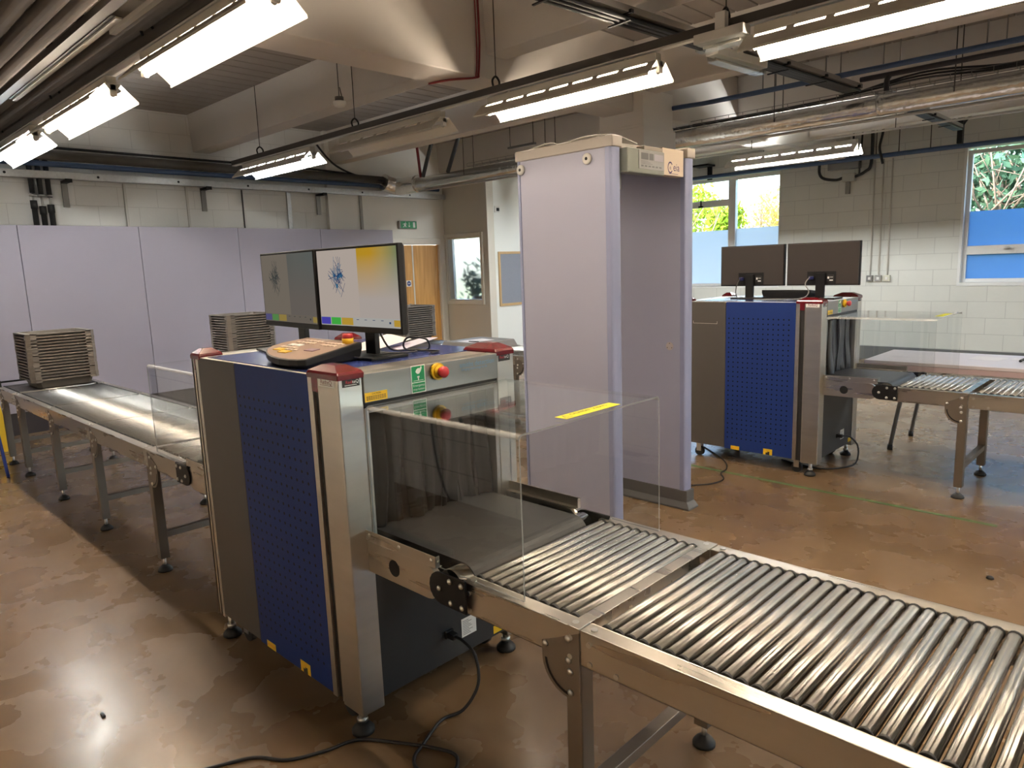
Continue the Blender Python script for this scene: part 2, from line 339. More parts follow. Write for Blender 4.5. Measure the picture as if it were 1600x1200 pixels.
    def text(s, st, o, u, v, size, mi=0, align='CENTER', lift=.0006):
        cu = bpy.data.curves.new('txt', 'FONT'); cu.body = st; cu.size = size; cu.align_x = align; cu.align_y = 'CENTER'; cu.resolution_u = 3
        ob = bpy.data.objects.new('txt', cu); COL.objects.link(ob); bpy.context.view_layer.update()
        me = bpy.data.meshes.new_from_object(ob.evaluated_get(bpy.context.evaluated_depsgraph_get()))
        u = Vector(u).normalized(); v = Vector(v).normalized(); n = u.cross(v); o = Vector(o) + n * lift
        s.add([o + u * p.co.x + v * p.co.y for p in me.vertices], [tuple(p.vertices) for p in me.polygons], mi)
        bpy.data.objects.remove(ob); bpy.data.curves.remove(cu); bpy.data.meshes.remove(me)
        return s
ORG = {}
def build(name, mb, mats, parent=None, bevel=0., label=None, seg=2, loc=(0, 0, 0), recalc=False):
    """Links mb as ONE mesh object. World coordinates in mb; the parent's build place is taken off."""
    org = ORG.get(parent.name, Vector((0, 0, 0))) if parent else Vector(loc)
    me = bpy.data.meshes.new(name)
    me.from_pydata([tuple(Vector(p) - org) for p in mb.v], [], mb.f); me.update()
    for m in (mats if isinstance(mats, (list, tuple)) else [mats]): me.materials.append(m)
    for p, mi, sm in zip(me.polygons, mb.m, mb.sm): p.material_index = mi; p.use_smooth = sm
    o = bpy.data.objects.new(name, me); COL.objects.link(o)
    if parent: o.parent = parent
    else: o.location = org
    ORG[o.name] = org.copy()
    if bevel:
        b = o.modifiers.new('bevel', 'BEVEL'); b.width = bevel; b.segments = seg; b.limit_method = 'ANGLE'; b.angle_limit = math.radians(50)
        b.harden_normals = False
    if label: o['label'] = label
    return o
def tag(o, label, cat, group=None):
    o['label'] = label; o['category'] = cat
    if group: o['group'] = group
    return o
def thing(name, label, cat, loc, group=None):
    o = bpy.data.objects.new(name, None); o.empty_display_size = .1; COL.objects.link(o); o.location = loc
    ORG[o.name] = Vector(loc); return tag(o, label, cat, group)
def struct(name, mb, m, **k):
    o = build(name, mb, m, **k); o['kind'] = 'structure'; return o
def copy_tree(o, parent=None):
    c = o.copy(); COL.objects.link(c)
    if parent: c.parent = parent; c.matrix_parent_inverse = o.matrix_parent_inverse.copy()
    ORG[c.name] = ORG.get(o.name, Vector()).copy()
    for ch in [x for x in bpy.data.objects if x.parent == o]: copy_tree(ch, c)
    return c
ORD = ['topmost', 'second', 'third', 'fourth', 'fifth', 'sixth', 'seventh', 'eighth', 'ninth', 'tenth', 'eleventh', 'twelfth', 'thirteenth', 'fourteenth', 'fifteenth', 'sixteenth', 'seventeenth', 'eighteenth', 'nineteenth', 'twentieth']

# ------------------------------------------------------------------ room shell
XL, YW, ZD = -9.4, 11.6, 3.62
struct('floor', MB().box((-13, -.8, -.1), (9.6, YW + .3, 0)), FLOOR)
mb = MB(); x = -9.6; pr = []
while x < 9.4:
    pr += [(x, ZD), (x + .182, ZD), (x + .186, ZD + .018), (x + .196, ZD + .018)]; x += .2
pts = [(a, -.7, b) for a, b in pr]
mb.add(pts + [(a, YW + .2, b) for a, _, b in pts], [(i, i + 1, len(pts) + i + 1, len(pts) + i) for i in range(len(pts) - 1)])
mb.box((-9.6, -.7, ZD + .06), (9.6, YW + .2, ZD + .2))
struct('ceiling', mb, DECK)
struct('wall_left', MB().box((XL - .2, -.72, 0), (XL, 5.85, ZD + .1)), BLOCK_L)
mb = MB().box((XL - .13, 5.85, 0), (XL + .07, 6.42, ZD + .1)).box((XL - .13, 7.98, 0), (XL + .07, 8.05, ZD + .1)).box((XL - .13, 6.42, 2.07), (XL + .07, 7.98, ZD + .1))
struct('wall_door_side', mb, PLAIN)
mb = MB().box((XL - .1, 8.05, 0), (-9.27, 8.2, ZD + .1)).box((-8.44, 8.05, 0), (-8.28, 8.2, ZD + .1)).box((-9.27, 8.05, 0), (-8.44, 8.2, 1.06)).box((-9.27, 8.05, 2.1), (-8.44, 8.2, ZD + .1))
struct('wall_recess', mb, PLAINB)
struct('wall_pinboard_side', MB().box((-8.43, 8.2, 0), (-8.28, YW, ZD + .1)), PLAINW)
w1, w2 = (-7.35, -5.1, 1.12, 2.97), (-2.52, -.55, 1.12, 2.97)
mb = MB()
for a, b, c, d in ((-8.43, w1[0], 0, ZD + .1), (w1[1], w2[0], 0, ZD + .1), (w2[1], 9.6, 0, ZD + .1), (w1[0], w1[1], 0, w1[2]), (w2[0], w2[1], 0, w2[2]), (w1[0], w1[1], w1[3], ZD + .1), (w2[0], w2[1], w2[3], ZD + .1)):
    mb.box((a, YW, c), (b, YW + .25, d))
struct('wall_window_side', mb, BLOCK_W)
struct('wall_back', MB().box((-9.6, -.72, 0), (9.6, -.52, ZD + .1)), BLOCK_B)
mb = MB().box((9.2, -.52, 0), (9.4, YW, 1.2)).box((9.2, -.52, 2.8), (9.4, YW, ZD + .1)).box((9.2, -.3, 1.2), (9.4, 3.5, 2.8))
for y_ in (-.52, 3.4, 7.4, 11.3): mb.box((9.2, y_, 1.2), (9.4, y_ + .3, 2.8))
struct('wall_right', mb, BLOCK_R)
for k_, y_ in enumerate((3.7, 7.7)):  # unseen windows, added to let cool daylight in from this side
    wr = bpy.data.objects.new('window_%d' % (k_ + 4), None); COL.objects.link(wr); wr.location = (9.3, y_ + 1.8, 1.2); ORG[wr.name] = Vector(wr.location); wr['kind'] = 'structure'
    mb = MB().box((9.27, y_, 1.2), (9.33, y_ + .06, 2.8)).box((9.27, y_ + 3.54, 1.2), (9.33, y_ + 3.6, 2.8)).box((9.27, y_ + 1.77, 1.2), (9.33, y_ + 1.83, 2.8)).box((9.27, y_, 1.2), (9.33, y_ + 3.6, 1.26)).box((9.27, y_, 2.74), (9.33, y_ + 3.6, 2.8))
    build('window_frame', mb, WFRAME, wr)
    for a_ in (y_ + .06, y_ + 1.83): build('glass_pane', MB().box((9.297, a_, 1.26), (9.303, a_ + 1.71, 2.74)), GLASS, wr)
struct('baseboard_window_side', MB().box((-8.28, YW - .012, 0), (9.2, YW, .2)), SKIRT)
# concrete ribs, primary beam and column
def rib(n, y0, y1, z, x0, x1): struct(n, MB().prism([(x0, y0 - .03, ZD + .02), (x0, y0, z), (x0, y1, z), (x0, y1 + .03, ZD + .02)], (x1 - x0, 0, 0)), CONC, bevel=.008)
for i, (y0, y1) in enumerate(((-.15, .07), (1.9, 2.12), (3.98, 4.2), (5.94, 6.13), (8.0, 8.2), (10.05, 10.25))):
    rib('ceiling_beam', y0, y1, 3.17, XL, -4.38); rib('ceiling_beam', y0, y1, 3.17, -4.03, 9.2)
struct('ceiling_beam', MB().box((-4.38, -.52, 3.0), (-4.03, YW, ZD + .02)), CONC, bevel=.008)
mb = MB().box((-4.43, 5.9, 2.87), (-3.92, 6.42, 3.2)).box((-4.45, 5.88, 0), (-3.90, 6.44, 2.85)).box((-4.435, 5.895, 2.84), (-3.915, 6.425, 2.88))
struct('column', mb, COLUMN, bevel=.006)

# ------------------------------------------------------------------ windows
def bars(mb, x0, x1, z0, z1, y0, y1, t):
    mb.box((x0, y0, z0), (x0 + t, y1, z1)).box((x1 - t, y0, z0), (x1, y1, z1)).box((x0 + t, y0, z0), (x1 - t, y1, z0 + t)).box((x0 + t, y0, z1 - t), (x1 - t, y1, z1))
def pane(name, x0, x1, z0, z1, m, root, y=YW + .14): return build(name, MB().box((x0, y, z0), (x1, y + .006, z1)), m, root)
def window(n, w, mull, trans):
    r = bpy.data.objects.new(n, None); COL.objects.link(r); r.location = ((w[0] + w[1]) / 2, YW, w[2]); ORG[r.name] = Vector(r.location); r['kind'] = 'structure'
    return r
wa = window('window_1', w1, 0, 0)
mb = MB(); bars(mb, w1[0], w1[1], w1[2], w1[3], YW + .1, YW + .17, .05)
mb.box((-6.04, YW + .09, w1[2] + .05), (-5.91, YW + .18, w1[3] - .05)); mb.box((w1[0] + .05, YW + .09, 2.5), (-6.04, YW + .18, 2.61))
mb.box((w1[0] + .03, YW - .01, w1[2] - .03), (w1[1] + .02, YW + .12, w1[2]))
build('window_frame', mb, WFRAME, wa, bevel=.004)
build('stay_handle', MB().box((-6.6, YW + .06, 2.5), (-6.52, YW + .09, 2.53)).box((-6.57, YW + .075, 2.5), (-6.55, YW + .09, 2.62)), BLK, wa)
pane('glass_pane', w1[0] + .05, -6.04, 2.61, w1[3] - .05, GLASS, wa); pane('glass_pane', w1[0] + .05, -6.04, 2.09, 2.5, GLASS, wa); pane('glass_pane', -5.91, w1[1] - .05, 2.1, w1[3] - .05, GLASS, wa)
pane('frosted_pane', w1[0] + .05, -6.04, w1[2] + .05, 2.09, FILMW, wa); pane('frosted_pane', -5.91, w1[1] - .05, w1[2] + .05, 2.1, FILMW, wa)
wc = window('window_2', w2, 0, 0)
mb = MB(); bars(mb, w2[0] + .035, w2[1] - .035, w2[2] + .03, w2[3] - .03, YW + .08, YW + .15, .05)
mb.box((w2[0] + .08, YW + .07, 1.53), (w2[1] - .08, YW + .16, 1.65))
mb.box((w2[0], YW - .005, w2[2]), (w2[0] + .035, YW + .2, w2[3])).box((w2[0], YW - .012, w2[2] - .02), (w2[1], YW + .1, w2[2] + .03))
build('window_frame', mb, WFRAME, wc, bevel=.004)
build('latch', MB().box((-2.0, YW + .05, 1.585), (-1.9, YW + .08, 1.60)).cyl((-1.95, YW + .05, 1.6), (-1.95, YW + .08, 1.6), .022), BOLT, wc)
pane('glass_pane', w2[0] + .085, w2[1] - .085, 2.12, w2[3] - .08, GLASS, wc, YW + .11)
pane('frosted_pane', w2[0] + .085, w2[1] - .085, 1.65, 2.12, FILMB, wc, YW + .11); pane('frosted_pane', w2[0] + .085, w2[1] - .085, w2[2] + .08, 1.53, FILMB, wc, YW + .11)
we = bpy.data.objects.new('window_3', None); COL.objects.link(we); we.location = (-8.85, 8.05, 1.06); ORG['window_3'] = Vector(we.location); we['kind'] = 'structure'
mb = MB(); bars(mb, -9.32, -8.39, 1.0, 2.16, 8.02, 8.05, .055); bars(mb, -9.27, -8.44, 1.06, 2.1, 8.05, 8.2, .02)
build('window_frame', mb, GLOSSW, we, bevel=.004)
build('frosted_pane', MB().box((-9.25, 8.14, 1.08), (-8.46, 8.148, 2.08)), FROST, we)

# ------------------------------------------------------------------ door
dr = bpy.data.objects.new('door_1', None); COL.objects.link(dr); dr.location = (XL, 7.2, 0); ORG['door_1'] = Vector(dr.location); dr['kind'] = 'structure'
mb = MB().box((XL + .0, 6.42, 0), (XL + .09, 6.49, 2.07)).box((XL, 7.91, 0), (XL + .09, 7.98, 2.07)).box((XL, 6.49, 2.0), (XL + .09, 7.91, 2.07)).box((XL + .07, 7.93, 0), (XL + .1, 8.02, 2.1)).box((XL + .07, 6.38, 2.02), (XL + .1, 7.93, 2.1)).box((XL + .07, 6.38, 0), (XL + .1, 6.47, 2.02))
build('door_frame', mb, GLOSSW, dr, bevel=.004)
lf = build('door_leaf', MB().box((XL, 7.37, .01), (XL + .045, 7.905, 1.995)), WOOD, dr, bevel=.003)
l2 = build('door_leaf', MB().box((XL, 6.495, .01), (XL + .045, 7.36, 1.995)), WOOD, dr, bevel=.003)
build('meeting_strip', MB().box((XL + .045, 7.352, .01), (XL + .05, 7.378, 1.995)), GLOSSW, l2)
build('vision_panel', MB().box((XL + .04, 7.0, .95), (XL + .05, 7.16, 1.85)), BLK, l2)
build('handle', MB().cyl((XL + .045, 7.27, 1.03), (XL + .09, 7.27, 1.03), .011).cyl((XL + .09, 7.27, 1.03), (XL + .09, 7.14, 1.03), .01).cyl((XL + .045, 7.27, 1.03), (XL + .05, 7.27, 1.03), .026), CHROME, l2)
mb = MB().box((XL + .045, 7.21, 1.33), (XL + .047, 7.31, 1.43)).cyl((XL + .047, 7.26, 1.38), (XL + .048, 7.26, 1.38), .04, 24, 1); mb.box((XL + .048, 7.235, 1.385), (XL + .0485, 7.285, 1.39), 0).box((XL + .048, 7.235, 1.372), (XL + .0485, 7.285, 1.377), 0)
build('keep_shut_sign', mb, [SIGNW, mat('sign_blue', (.02, .05, .22), .4)], l2)

# ------------------------------------------------------------------ partition screens at the far end
ed = [-.42, .69, 1.889, 3.084, 4.281, 5.48, 6.73]
pl_ = ['beyond the left table end', 'whole sheet behind the tray stack on the conveyor', 'second from the tray stack, between two thin seams', 'behind the pair of lit monitors', 'past the monitors, beside the trolley', 'ending by the wooden door']
pl_[0] = 'at the end of the row furthest from the door'; pl_[0] = 'end sheet of the row away from the door'
for i in range(6):
    t = thing('screen_panel', 'lilac grey partition sheet, ' + pl_[i], 'partition', (-9.0, (ed[i] + ed[i + 1]) / 2, 0), 'partition sheets along the far wall')
    build('sheet', MB().box((-9.04, ed[i] + .003, .24), (-9.0, ed[i + 1] - .003, 2.21)), PARTN, t, bevel=.002)
    build('plinth', MB().box((-9.1, ed[i], 0), (-9.01, ed[i + 1], .24)), PLINTH, t)

# ------------------------------------------------------------------ roller tables
def roller_mesh(yc, half, zc):
    return MB().cyl((0, -half + .007, 0), (0, half - .007, 0), .0155, 16, 0).cyl((0, -half, 0), (0, -half + .008, 0), .0168, 14, 1).cyl((0, half - .008, 0), (0, half, 0), .0168, 14, 1)
RME = None
def get_roller_mesh():
    global RME
    if RME is None:
        mb = roller_mesh(0, .302, 0); me = bpy.data.meshes.new('roller'); me.from_pydata(mb.v, [], mb.f); me.update()
        me.materials.append(ROLL); me.materials.append(RUB)
        for p, mi, sm in zip(me.polygons, mb.m, mb.sm): p.material_index = mi; p.use_smooth = sm
        RME = me
    return RME
PITCH = .0358
def roller_table(label, x0, x1, r0, nr, legs, plates, y0=1.28, group=None, bolts=True):
    """x0..x1 rail; r0 first roller x; legs: list of (x of the outer face, +1 when the slotted gusset faces -x, -1 otherwise); plates: end strips"""
    y1 = y0 + .705; ZT, ZB = .70, .604
    t = thing('roller_table', label, 'roller conveyor', ((x0 + x1) / 2, y0 + .35, 0), group)
    for a, b, c in ((y0, y0 + .004, y0 + .046), (y1, y1 - .004, y1 - .046)):
        mb = MB().box((x0, a, ZB), (x1, b, ZT)).box((x0, a, ZT - .004), (x1, c, ZT)).box((x0, c, ZT - .036), (x1, c + (.003 if c > a else -.003), ZT)).box((x0, a, ZB), (x1, a + (.03 if c > a else -.03), ZB + .004))
        rl = build('rail', mb, STEELH, t, bevel=.0015)
        s = -1 if c > a else 1; yy = a + s * .004
        mb = MB()
        for bx in [x0 + .03, x1 - .03] + ([x0 + .11, x1 - .11] if x1 - x0 > .6 else []):
            mb.cyl((bx, a, ZB + .014), (bx, yy, ZB + .014), .0075, 10)
        for bx in (x0 + .028, x1 - .028): mb.cyl((bx, a + (-s) * .022, ZT), (bx, a + (-s) * .022, ZT + .004), .009, 10); mb.cyl((bx, a, ZT - .03), (bx, yy, ZT - .03), .0075, 10)
        build('bolt', mb, BOLT, rl)
    for p in plates:
        build('end_strip', MB().box((p - .019, y0 - .001, ZT), (p + .019, y1 + .001, ZT + .002)).box((p - .019, y0 - .0015, ZB), (p + .019, y0, ZT + .002)).box((p - .019, y0 + .05, ZB), (p - .016, y1 - .05, ZT)), STEELH, t, bevel=.001)
    build('cross_member', MB().box((x0 + .02, y0 + .03, ZB - .0), (x0 + .06, y1 - .03, ZB + .03)).box((x1 - .06, y0 + .03, ZB), (x1 - .02, y1 - .03, ZB + .03)), STEELH, t)
    rm = get_roller_mesh()
    for i in range(nr):
        o = bpy.data.objects.new('roller', rm); COL.objects.link(o); o.parent = t
        o.location = Vector((r0 + i * PITCH, y0 + .3525, .689)) - Vector(t.location)
    for lx, sg in legs:
        for a, s in ((y0 + .004, 1), (y1 - .004, -1)):
            xa, xb = (lx - .05, lx)
            lg = build('leg', MB().box((xa, a, .075), (xb, a + s * .05, .62)), STEELL, t, bevel=.003)
            cx, cy = (xa + xb) / 2, a + s * .025
            build('foot', MB().cyl((cx, cy, .02), (cx, cy, .08), .009, 10, 0).lathe((cx, cy, 0), [(.038, 0), (.038, .008), (.030, .020), (.014, .034)], seg=18, mi=1), [BOLT, RUB], lg)
            d = -sg; pts = [(lx, a - s * .006, .61), (lx, a - s * .006, .50), (lx + d * .035, a - s * .006, .498)]
            for k in range(7):
                q = math.radians(90 * k / 6); pts.append((lx + d * (.035 + .09 * math.sin(q)), a - s * .006, .498 + .09 * (1 - math.cos(q))))
            pts.append((lx + d * .125, a - s * .006, .63)); pts.append((lx, a - s * .006, .69)); pts.append((lx, a - s * .006, .61))
            pts = pts[:-1]
            g = build('gusset', MB().prism(pts, (0, s * .004, 0)), STEELL, t)
            mb = MB(); n = 8
            for k in range(n):
                q0, q1 = math.radians(82 * k / n + 4), math.radians(82 * (k + 1) / n + 4)
                P = lambda q, r: (lx + d * (.03 + r * math.sin(q)), a - s * .0066, .592 - r * math.cos(q))
                mb.quad(P(q0, .078), P(q1, .078), P(q1, .086), P(q0, .086))
            build('slot', mb, BLK, g)
            mb = MB()
            for bx, bz in ((lx + d * .03, .517), (lx + d * .03, .575), (lx + d * .112, .625), (lx + d * .035, .605), (lx + d * .035, .665)):
                mb.lathe((bx, a - s * .006, bz), [(.0095, 0), (.009, .003), (.004, .006)], (0, -s, 0), 12)
            build('bolt', mb, BOLT, g)
        build('crossbar', MB().box((lx - .045, y0 + .05, .19), (lx - .005, y1 - .05, .225)), STEELL, t, bevel=.002)
    return t
DX2, DY2 = .025, 3.9
roller_table('short steel roller table between the scanner hood and the long roller bed', -1.483, -1.047, -1.461, 11, [(-1.047, 1)], [-1.066])
roller_table('long roller bed running out of the picture in front of the hooded scanner', -1.044, 1.0, -1.002, 55, [(.95, 1)], [])
roller_table('short roller table on the stacked tray side of the blue scanner with keypad on top', -4.05, -3.53, -3.985, 13, [(-4.0, -1)], [-4.02])
roller_table('roller table of the tray lane, next but one to the keypad scanner', -5.05, -4.052, -5.01, 27, [(-5.0, -1)], [])
roller_table('roller table of the tray lane, second before the tray stack', -6.03, -5.052, -5.99, 26, [(-5.98, -1)], [])
roller_table('roller table of the tray lane directly before the one under the tray stack', -7.03, -6.032, -6.98, 26, [(-6.98, -1)], [])
et = roller_table('end roller table that carries the tall tray stack, black stop on its rail', -7.72, -7.06, -7.66, 16, [(-7.56, -1)], [])
build('end_stop', MB().prism([(-7.72, 1.275, .70), (-7.62, 1.275, .70), (-7.63, 1.275, .755), (-7.70, 1.275, .755)], (0, .035, 0)).cyl((-7.66, 1.31, .74), (-7.66, 1.95, .74), .008, 8), BLK, et)
y2 = 1.28 + DY2
roller_table('short roller table leaving the far scanner beside the white folding table', -1.483 + DX2, -1.02, -1.434, 11, [(-1.02, 1)], [-1.04], y0=y2)
roller_table('roller table beyond the far scanner whose end is cut off by the picture', -1.017, .4, -.975, 38, [(.38, 1)], [], y0=y2)
roller_table('short roller table on the hidden side of the far scanner, behind the walk-through detector', -4.05, -3.51, -3.985, 13, [(-4.0, -1)], [-4.02], y0=y2)
roller_table('far lane roller table under the upturned tray lid', -6.5, -4.052, -6.43, 65, [(-6.45, -1), (-5.0, -1)], [], y0=y2)
roller_table('far lane roller table under the tray stack by the wooden door', -8.2, -6.51, -8.1, 43, [(-8.15, -1)], [], y0=y2)

# ------------------------------------------------------------------ x-ray scanner
def yarr(mb, x0, x1, z0, z1, y0, y1, r, mi):
    mb.box((x0, y0, z0), (x1, y1, z1), mi)
def make_scanner(label):
    cx, cy = -2.505, 1.6; t = thing('x_ray_scanner', label, 'x-ray scanner', (cx, cy, 0))
    XA, XB, YA, YB = -3.069, -1.94, 1.2, 2.0; Z0, Z1 = .105, 1.272
    build('body', MB().box((XA + .03, YA + .02, .12), (XB - .13, YB - .02, .70)).box((XA + .03, YA + .02, 1.165), (XB - .02, YB - .02, 1.262)).box((XA + .03, YA + .02, .70), (XB - .16, YA + .09, 1.165)).box((XA + .03, YB - .09, .70), (XB - .16, YB - .02, 1.165)), BLKM, t)
    for ya, yb in ((YA, YA + .02), (YB - .02, YB)):
        build('grey_side_panel', MB().box((-3.005, ya, .118), (-2.6695, yb, Z1 - .002)), GREYP, t, bevel=.002)
        build('grip_outline', MB().box((-2.95, ya - .0006 if ya < 1.5 else yb, 1.098), (-2.74, ya if ya < 1.5 else yb + .0006, 1.101)).box((-2.95, ya - .0006 if ya < 1.5 else yb, 1.10), (-2.947, ya if ya < 1.5 else yb + .0006, 1.118)).box((-2.743, ya - .0006 if ya < 1.5 else yb, 1.10), (-2.74, ya if ya < 1.5 else yb + .0006, 1.118)), STEEL, t)
        build('blue_side_panel', MB().box((-2.6675, ya, .112), (-2.126, yb, Z1 - .002)), BLUEP, t, bevel=.002, label='blue perforated side panel')
        s = 1 if ya < 1.5 else -1; f = ya if s > 0 else yb
        for (a, b) in ((-2.125, -2.097), (-2.062, -2.058), (-3.069, -3.043), (-3.03, -3.006)):
            build('edge_strip', MB().box((a, f, Z0), (b, f + s * .03, Z1 - .01)), STEEL, t, bevel=.002)
        build('groove', MB().box((-2.097, f + s * .012, Z0), (-2.062, f + s * .03, Z1 - .01)), BLKM, t); build('groove', MB().box((-3.043, f + s * .012, Z0), (-3.03, f + s * .03, Z1 - .01)), BLKM, t)
    for x0, x1, xs in ((-2.058, XB, 1), (XA, XA + .02, -1)):
        for y0, y1 in ((YA, YA + .092), (YB - .092, YB)):
            build('corner_post', MB().box((x0, y0, .095 if xs > 0 else .105), (x1, y1, Z1 - .004)), STEEL, t, bevel=.004)
    # end faces
    for xs in (1, -1):
        xe = XB if xs > 0 else XA; X = lambda d: xe + xs * d
        cp = build('end_console', MB().box((X(.004), YA + .093, 1.175), (X(-.05), YB - .093, Z1 + .001)), STEELC, t, bevel=.003)
        build('gap_strip', MB().box((X(-.002), YA + .093, 1.158), (X(-.05), YB - .093, 1.174)), BLK, t)
        build('lower_end_panel', MB().box((X(-.006), YA + .093, .125), (X(-.03), YB - .093, .604)), DARKEND, t, bevel=.002)
        build('tunnel_frame', MB().box((X(-.002), YA + .093, .70), (X(-.03), YA + .112, 1.158)).box((X(-.002), YB - .112, .70), (X(-.03), YB - .093, 1.158)).box((X(-.002), YA + .112, 1.14), (X(-.03), YB - .112, 1.158)), STEEL, t, bevel=.002)
        for k in range(7):
            a, b = YA + .118 + k * .081, YA + .118 + k * .081 + .078; mb = MB(); n = 8
            vs = []
            for i in range(n + 1):
                z = 1.135 - (1.135 - .722) * i / n; o = .012 * math.sin(i * .55 + k * 1.7) * i / n
                for j in range(5):
                    y = a + (b - a) * j / 4; vs.append((X(-.045 - .012 * (k % 2) - .014 * math.sin(j * 1.6 + k) * (.3 + .7 * i / n) + o), y + o * .5, z))
            mb.add(vs, [(i * 5 + j, i * 5 + j + 1, (i + 1) * 5 + j + 1, (i + 1) * 5 + j) for i in range(n) for j in range(4)], 0, True)
            c = build('curtain_strip', mb, CURT, t)
            c.modifiers.new('thick', 'SOLIDIFY').thickness = .003
        # belt bed
        d1 = .36
        for y0, y1, o in ((1.268, 1.288, 1), (1.932, 1.952, -1)):
            pts = [(X(-.03), y0, .604), (X(d1 - .05), y0, .604)] + [(X(d1 - .05 + .055 * math.sin(q)), y0, .659 - .055 * math.cos(q)) for q in [math.pi * k / 8 for k in range(1, 8)]] + [(X(d1 - .05), y0, .714), (X(-.03), y0, .714)]
            build('belt_side_frame', MB().prism(pts, (0, y1 - y0, 0)), STEELH, t, bevel=.0015)
            yo = y0 if o > 0 else y1
            b = build('hood_bracket', MB().box((X(-.005), yo - o * .004, .717), (X(d1), yo - o * .001, .752)).box((X(-.005), yo - o * .004, .715), (X(d1), yo + o * .02, .718)).box((X(d1 - .003), yo - o * .004, .717), (X(d1), yo + o * .012, .752)), STEELH, t, bevel=.001)
            mb = MB()
            for q in (.02, .18, .34): mb.lathe((X(q), yo - o * .004, .737), [(.007, 0), (.006, .002), (.002, .003)], (0, -o, 0), 10)
            build('screw', mb, BOLT, b)
            build('round_hole', MB().cyl((X(.143), yo - o * .0006, .654), (X(.143), yo + o * .004, .654), .028, 24), BLK, t)
            pts = [(X(d1 + .13), yo, .612), (X(d1 + .13), yo, .712), (X(d1 + .02), yo, .712)] + [(X(d1 + .02 - .05 * math.sin(q)), yo, .662 + .05 * math.cos(q)) for q in [math.pi * k / 8 for k in range(1, 8)]] + [(X(d1 + .02), yo, .612)]
            bp = build('bearing_plate', MB().prism(pts, (0, -o * .008, 0)), BLK, t)
            mb = MB()
            for bx, bz in ((d1 + .015, .66), (d1 + .065, .695), (d1 + .115, .695), (d1 + .065, .628), (d1 + .115, .628)):
                mb.lathe((X(bx), yo - o * .008, bz), [(.009, 0), (.0085, .003), (.004, .006)], (0, -o, 0), 12)
            build('bolt', mb, BOLT, bp)
        build('end_drum', MB().cyl((X(d1 + .035), 1.291, .661), (X(d1 + .035), 1.929, .661), .052, 28), CHROME, t)
        pts = [(X(-.7 if xs > 0 else -.4), 0, .718), (X(d1 + .035), 0, .718)] + [(X(d1 + .035 + .056 * math.sin(q)), 0, .662 + .056 * math.cos(q)) for q in [math.pi * k / 12 for k in range(1, 12)]] + [(X(d1 + .035), 0, .606), (X(-.7 if xs > 0 else -.4), 0, .606)]
        build('belt', MB().prism([(p[0], 1.345, p[2]) for p in pts], (0, .535, 0)), BELT, t)
        # clear hood: bent sheet over three sides, open end
        y0, y1, zt, th, r = 1.297, 1.967, 1.166, .005, .014
        def prof(off):
            yy0, yy1, zz, rr = y0 + off, y1 - off, zt - off, r - off * .6
            p = [(yy0, .7015)]
            p += [(yy0 + rr - rr * math.cos(q), zz - rr + rr * math.sin(q)) for q in [math.pi / 2 * k / 5 for k in range(6)]]
            p += [(yy1 - rr + rr * math.sin(q), zz - rr + rr * math.cos(q)) for q in [math.pi / 2 * k / 5 for k in range(6)]]
            return p + [(yy1, .7015)]
        po, pi = prof(0), prof(th); hx0, hx1 = X(.0), X(.69 if xs > 0 else .835)
        mb = MB(); n = len(po)
        for pp, sm in ((po, True), (pi, True)):
            mb.add([(hx0, y, z) for y, z in pp] + [(hx1, y, z) for y, z in pp], [(i, i + 1, n + i + 1, n + i) for i in range(n - 1)], 0, False)
            for q in list(range(1, 6)) + list(range(7, 12)): mb.m[len(mb.m) - (n - 1) + q] = 2
        for xx in (hx0, hx1): mb.add([(xx, y, z) for y, z in po] + [(xx, y, z) for y, z in pi], [(i, i + 1, n + i + 1, n + i) for i in range(n - 1)], 1)
        for k in (0, n - 1): mb.quad((hx0, *po[k]), (hx1, *po[k]), (hx1, *pi[k]), (hx0, *pi[k]), 1)
        hd = build('clear_hood', mb, [ACRY, ACRYE, ACRYB], t)
        mb = MB().box((X(.625), 1.518, 1.1662), (X(.67), 1.778, 1.1668)); u, v = (0, xs, 0), (-xs, 0, 0)
        mb.text('!', (X(.647), 1.648 - xs * .105, 1.1668), u, v, .03, 1); c0 = Vector((X(.647), 1.648 - xs * .105, 1.1669))
        for q in range(3):
            a0, a1 = [math.radians(90 + 120 * z) for z in (q, q + 1)]
            P = lambda a, R: c0 + Vector(u) * math.cos(a) * R + Vector(v) * (math.sin(a) * R - .003)
            mb.quad(P(a0, .021), P(a1, .021), P(a1, .017), P(a0, .017), 1)
        mb.text('CAUTION', (X(.642), 1.648 - xs * .035, 1.1668), u, v, .02, 1); mb.text('X-RAYS', (X(.642), 1.648 + xs * .06, 1.1668), u, v, .02, 1)
        build('hood_sticker', mb, [LIME, TXTB], hd)
        # stickers on the end console
        U, V = (0, xs, 0), (0, 0, 1); yc = 1.6; F = X(.0045)
        Y = lambda d: yc + xs * d
        mb = MB().box((F, Y(-.113), 1.178), (F + xs * .0008, Y(-.051), 1.274), 1).box((F + xs * .0008, Y(-.110), 1.216), (F + xs * .001, Y(-.054), 1.271), 0).box((F + xs * .0008, Y(-.110), 1.181), (F + xs * .001, Y(-.054), 1.213), 0)
        mb.text('Emergency', (F + xs * .001, Y(-.082), 1.204), U, V, .0115, 1).text('stop button', (F + xs * .001, Y(-.082), 1.191), U, V, .0105, 1)
        hand = [(-.012, .004), (-.004, -.003), (.004, -.003), (.012, .006), (.017, .017), (.014, .024), (.008, .016), (.000, .017), (-.008, .012)]
        mb.add([(F + xs * .0014, Y(-.082 + a), 1.247 + b) for a, b in hand], [tuple(range(len(hand)))], 1)
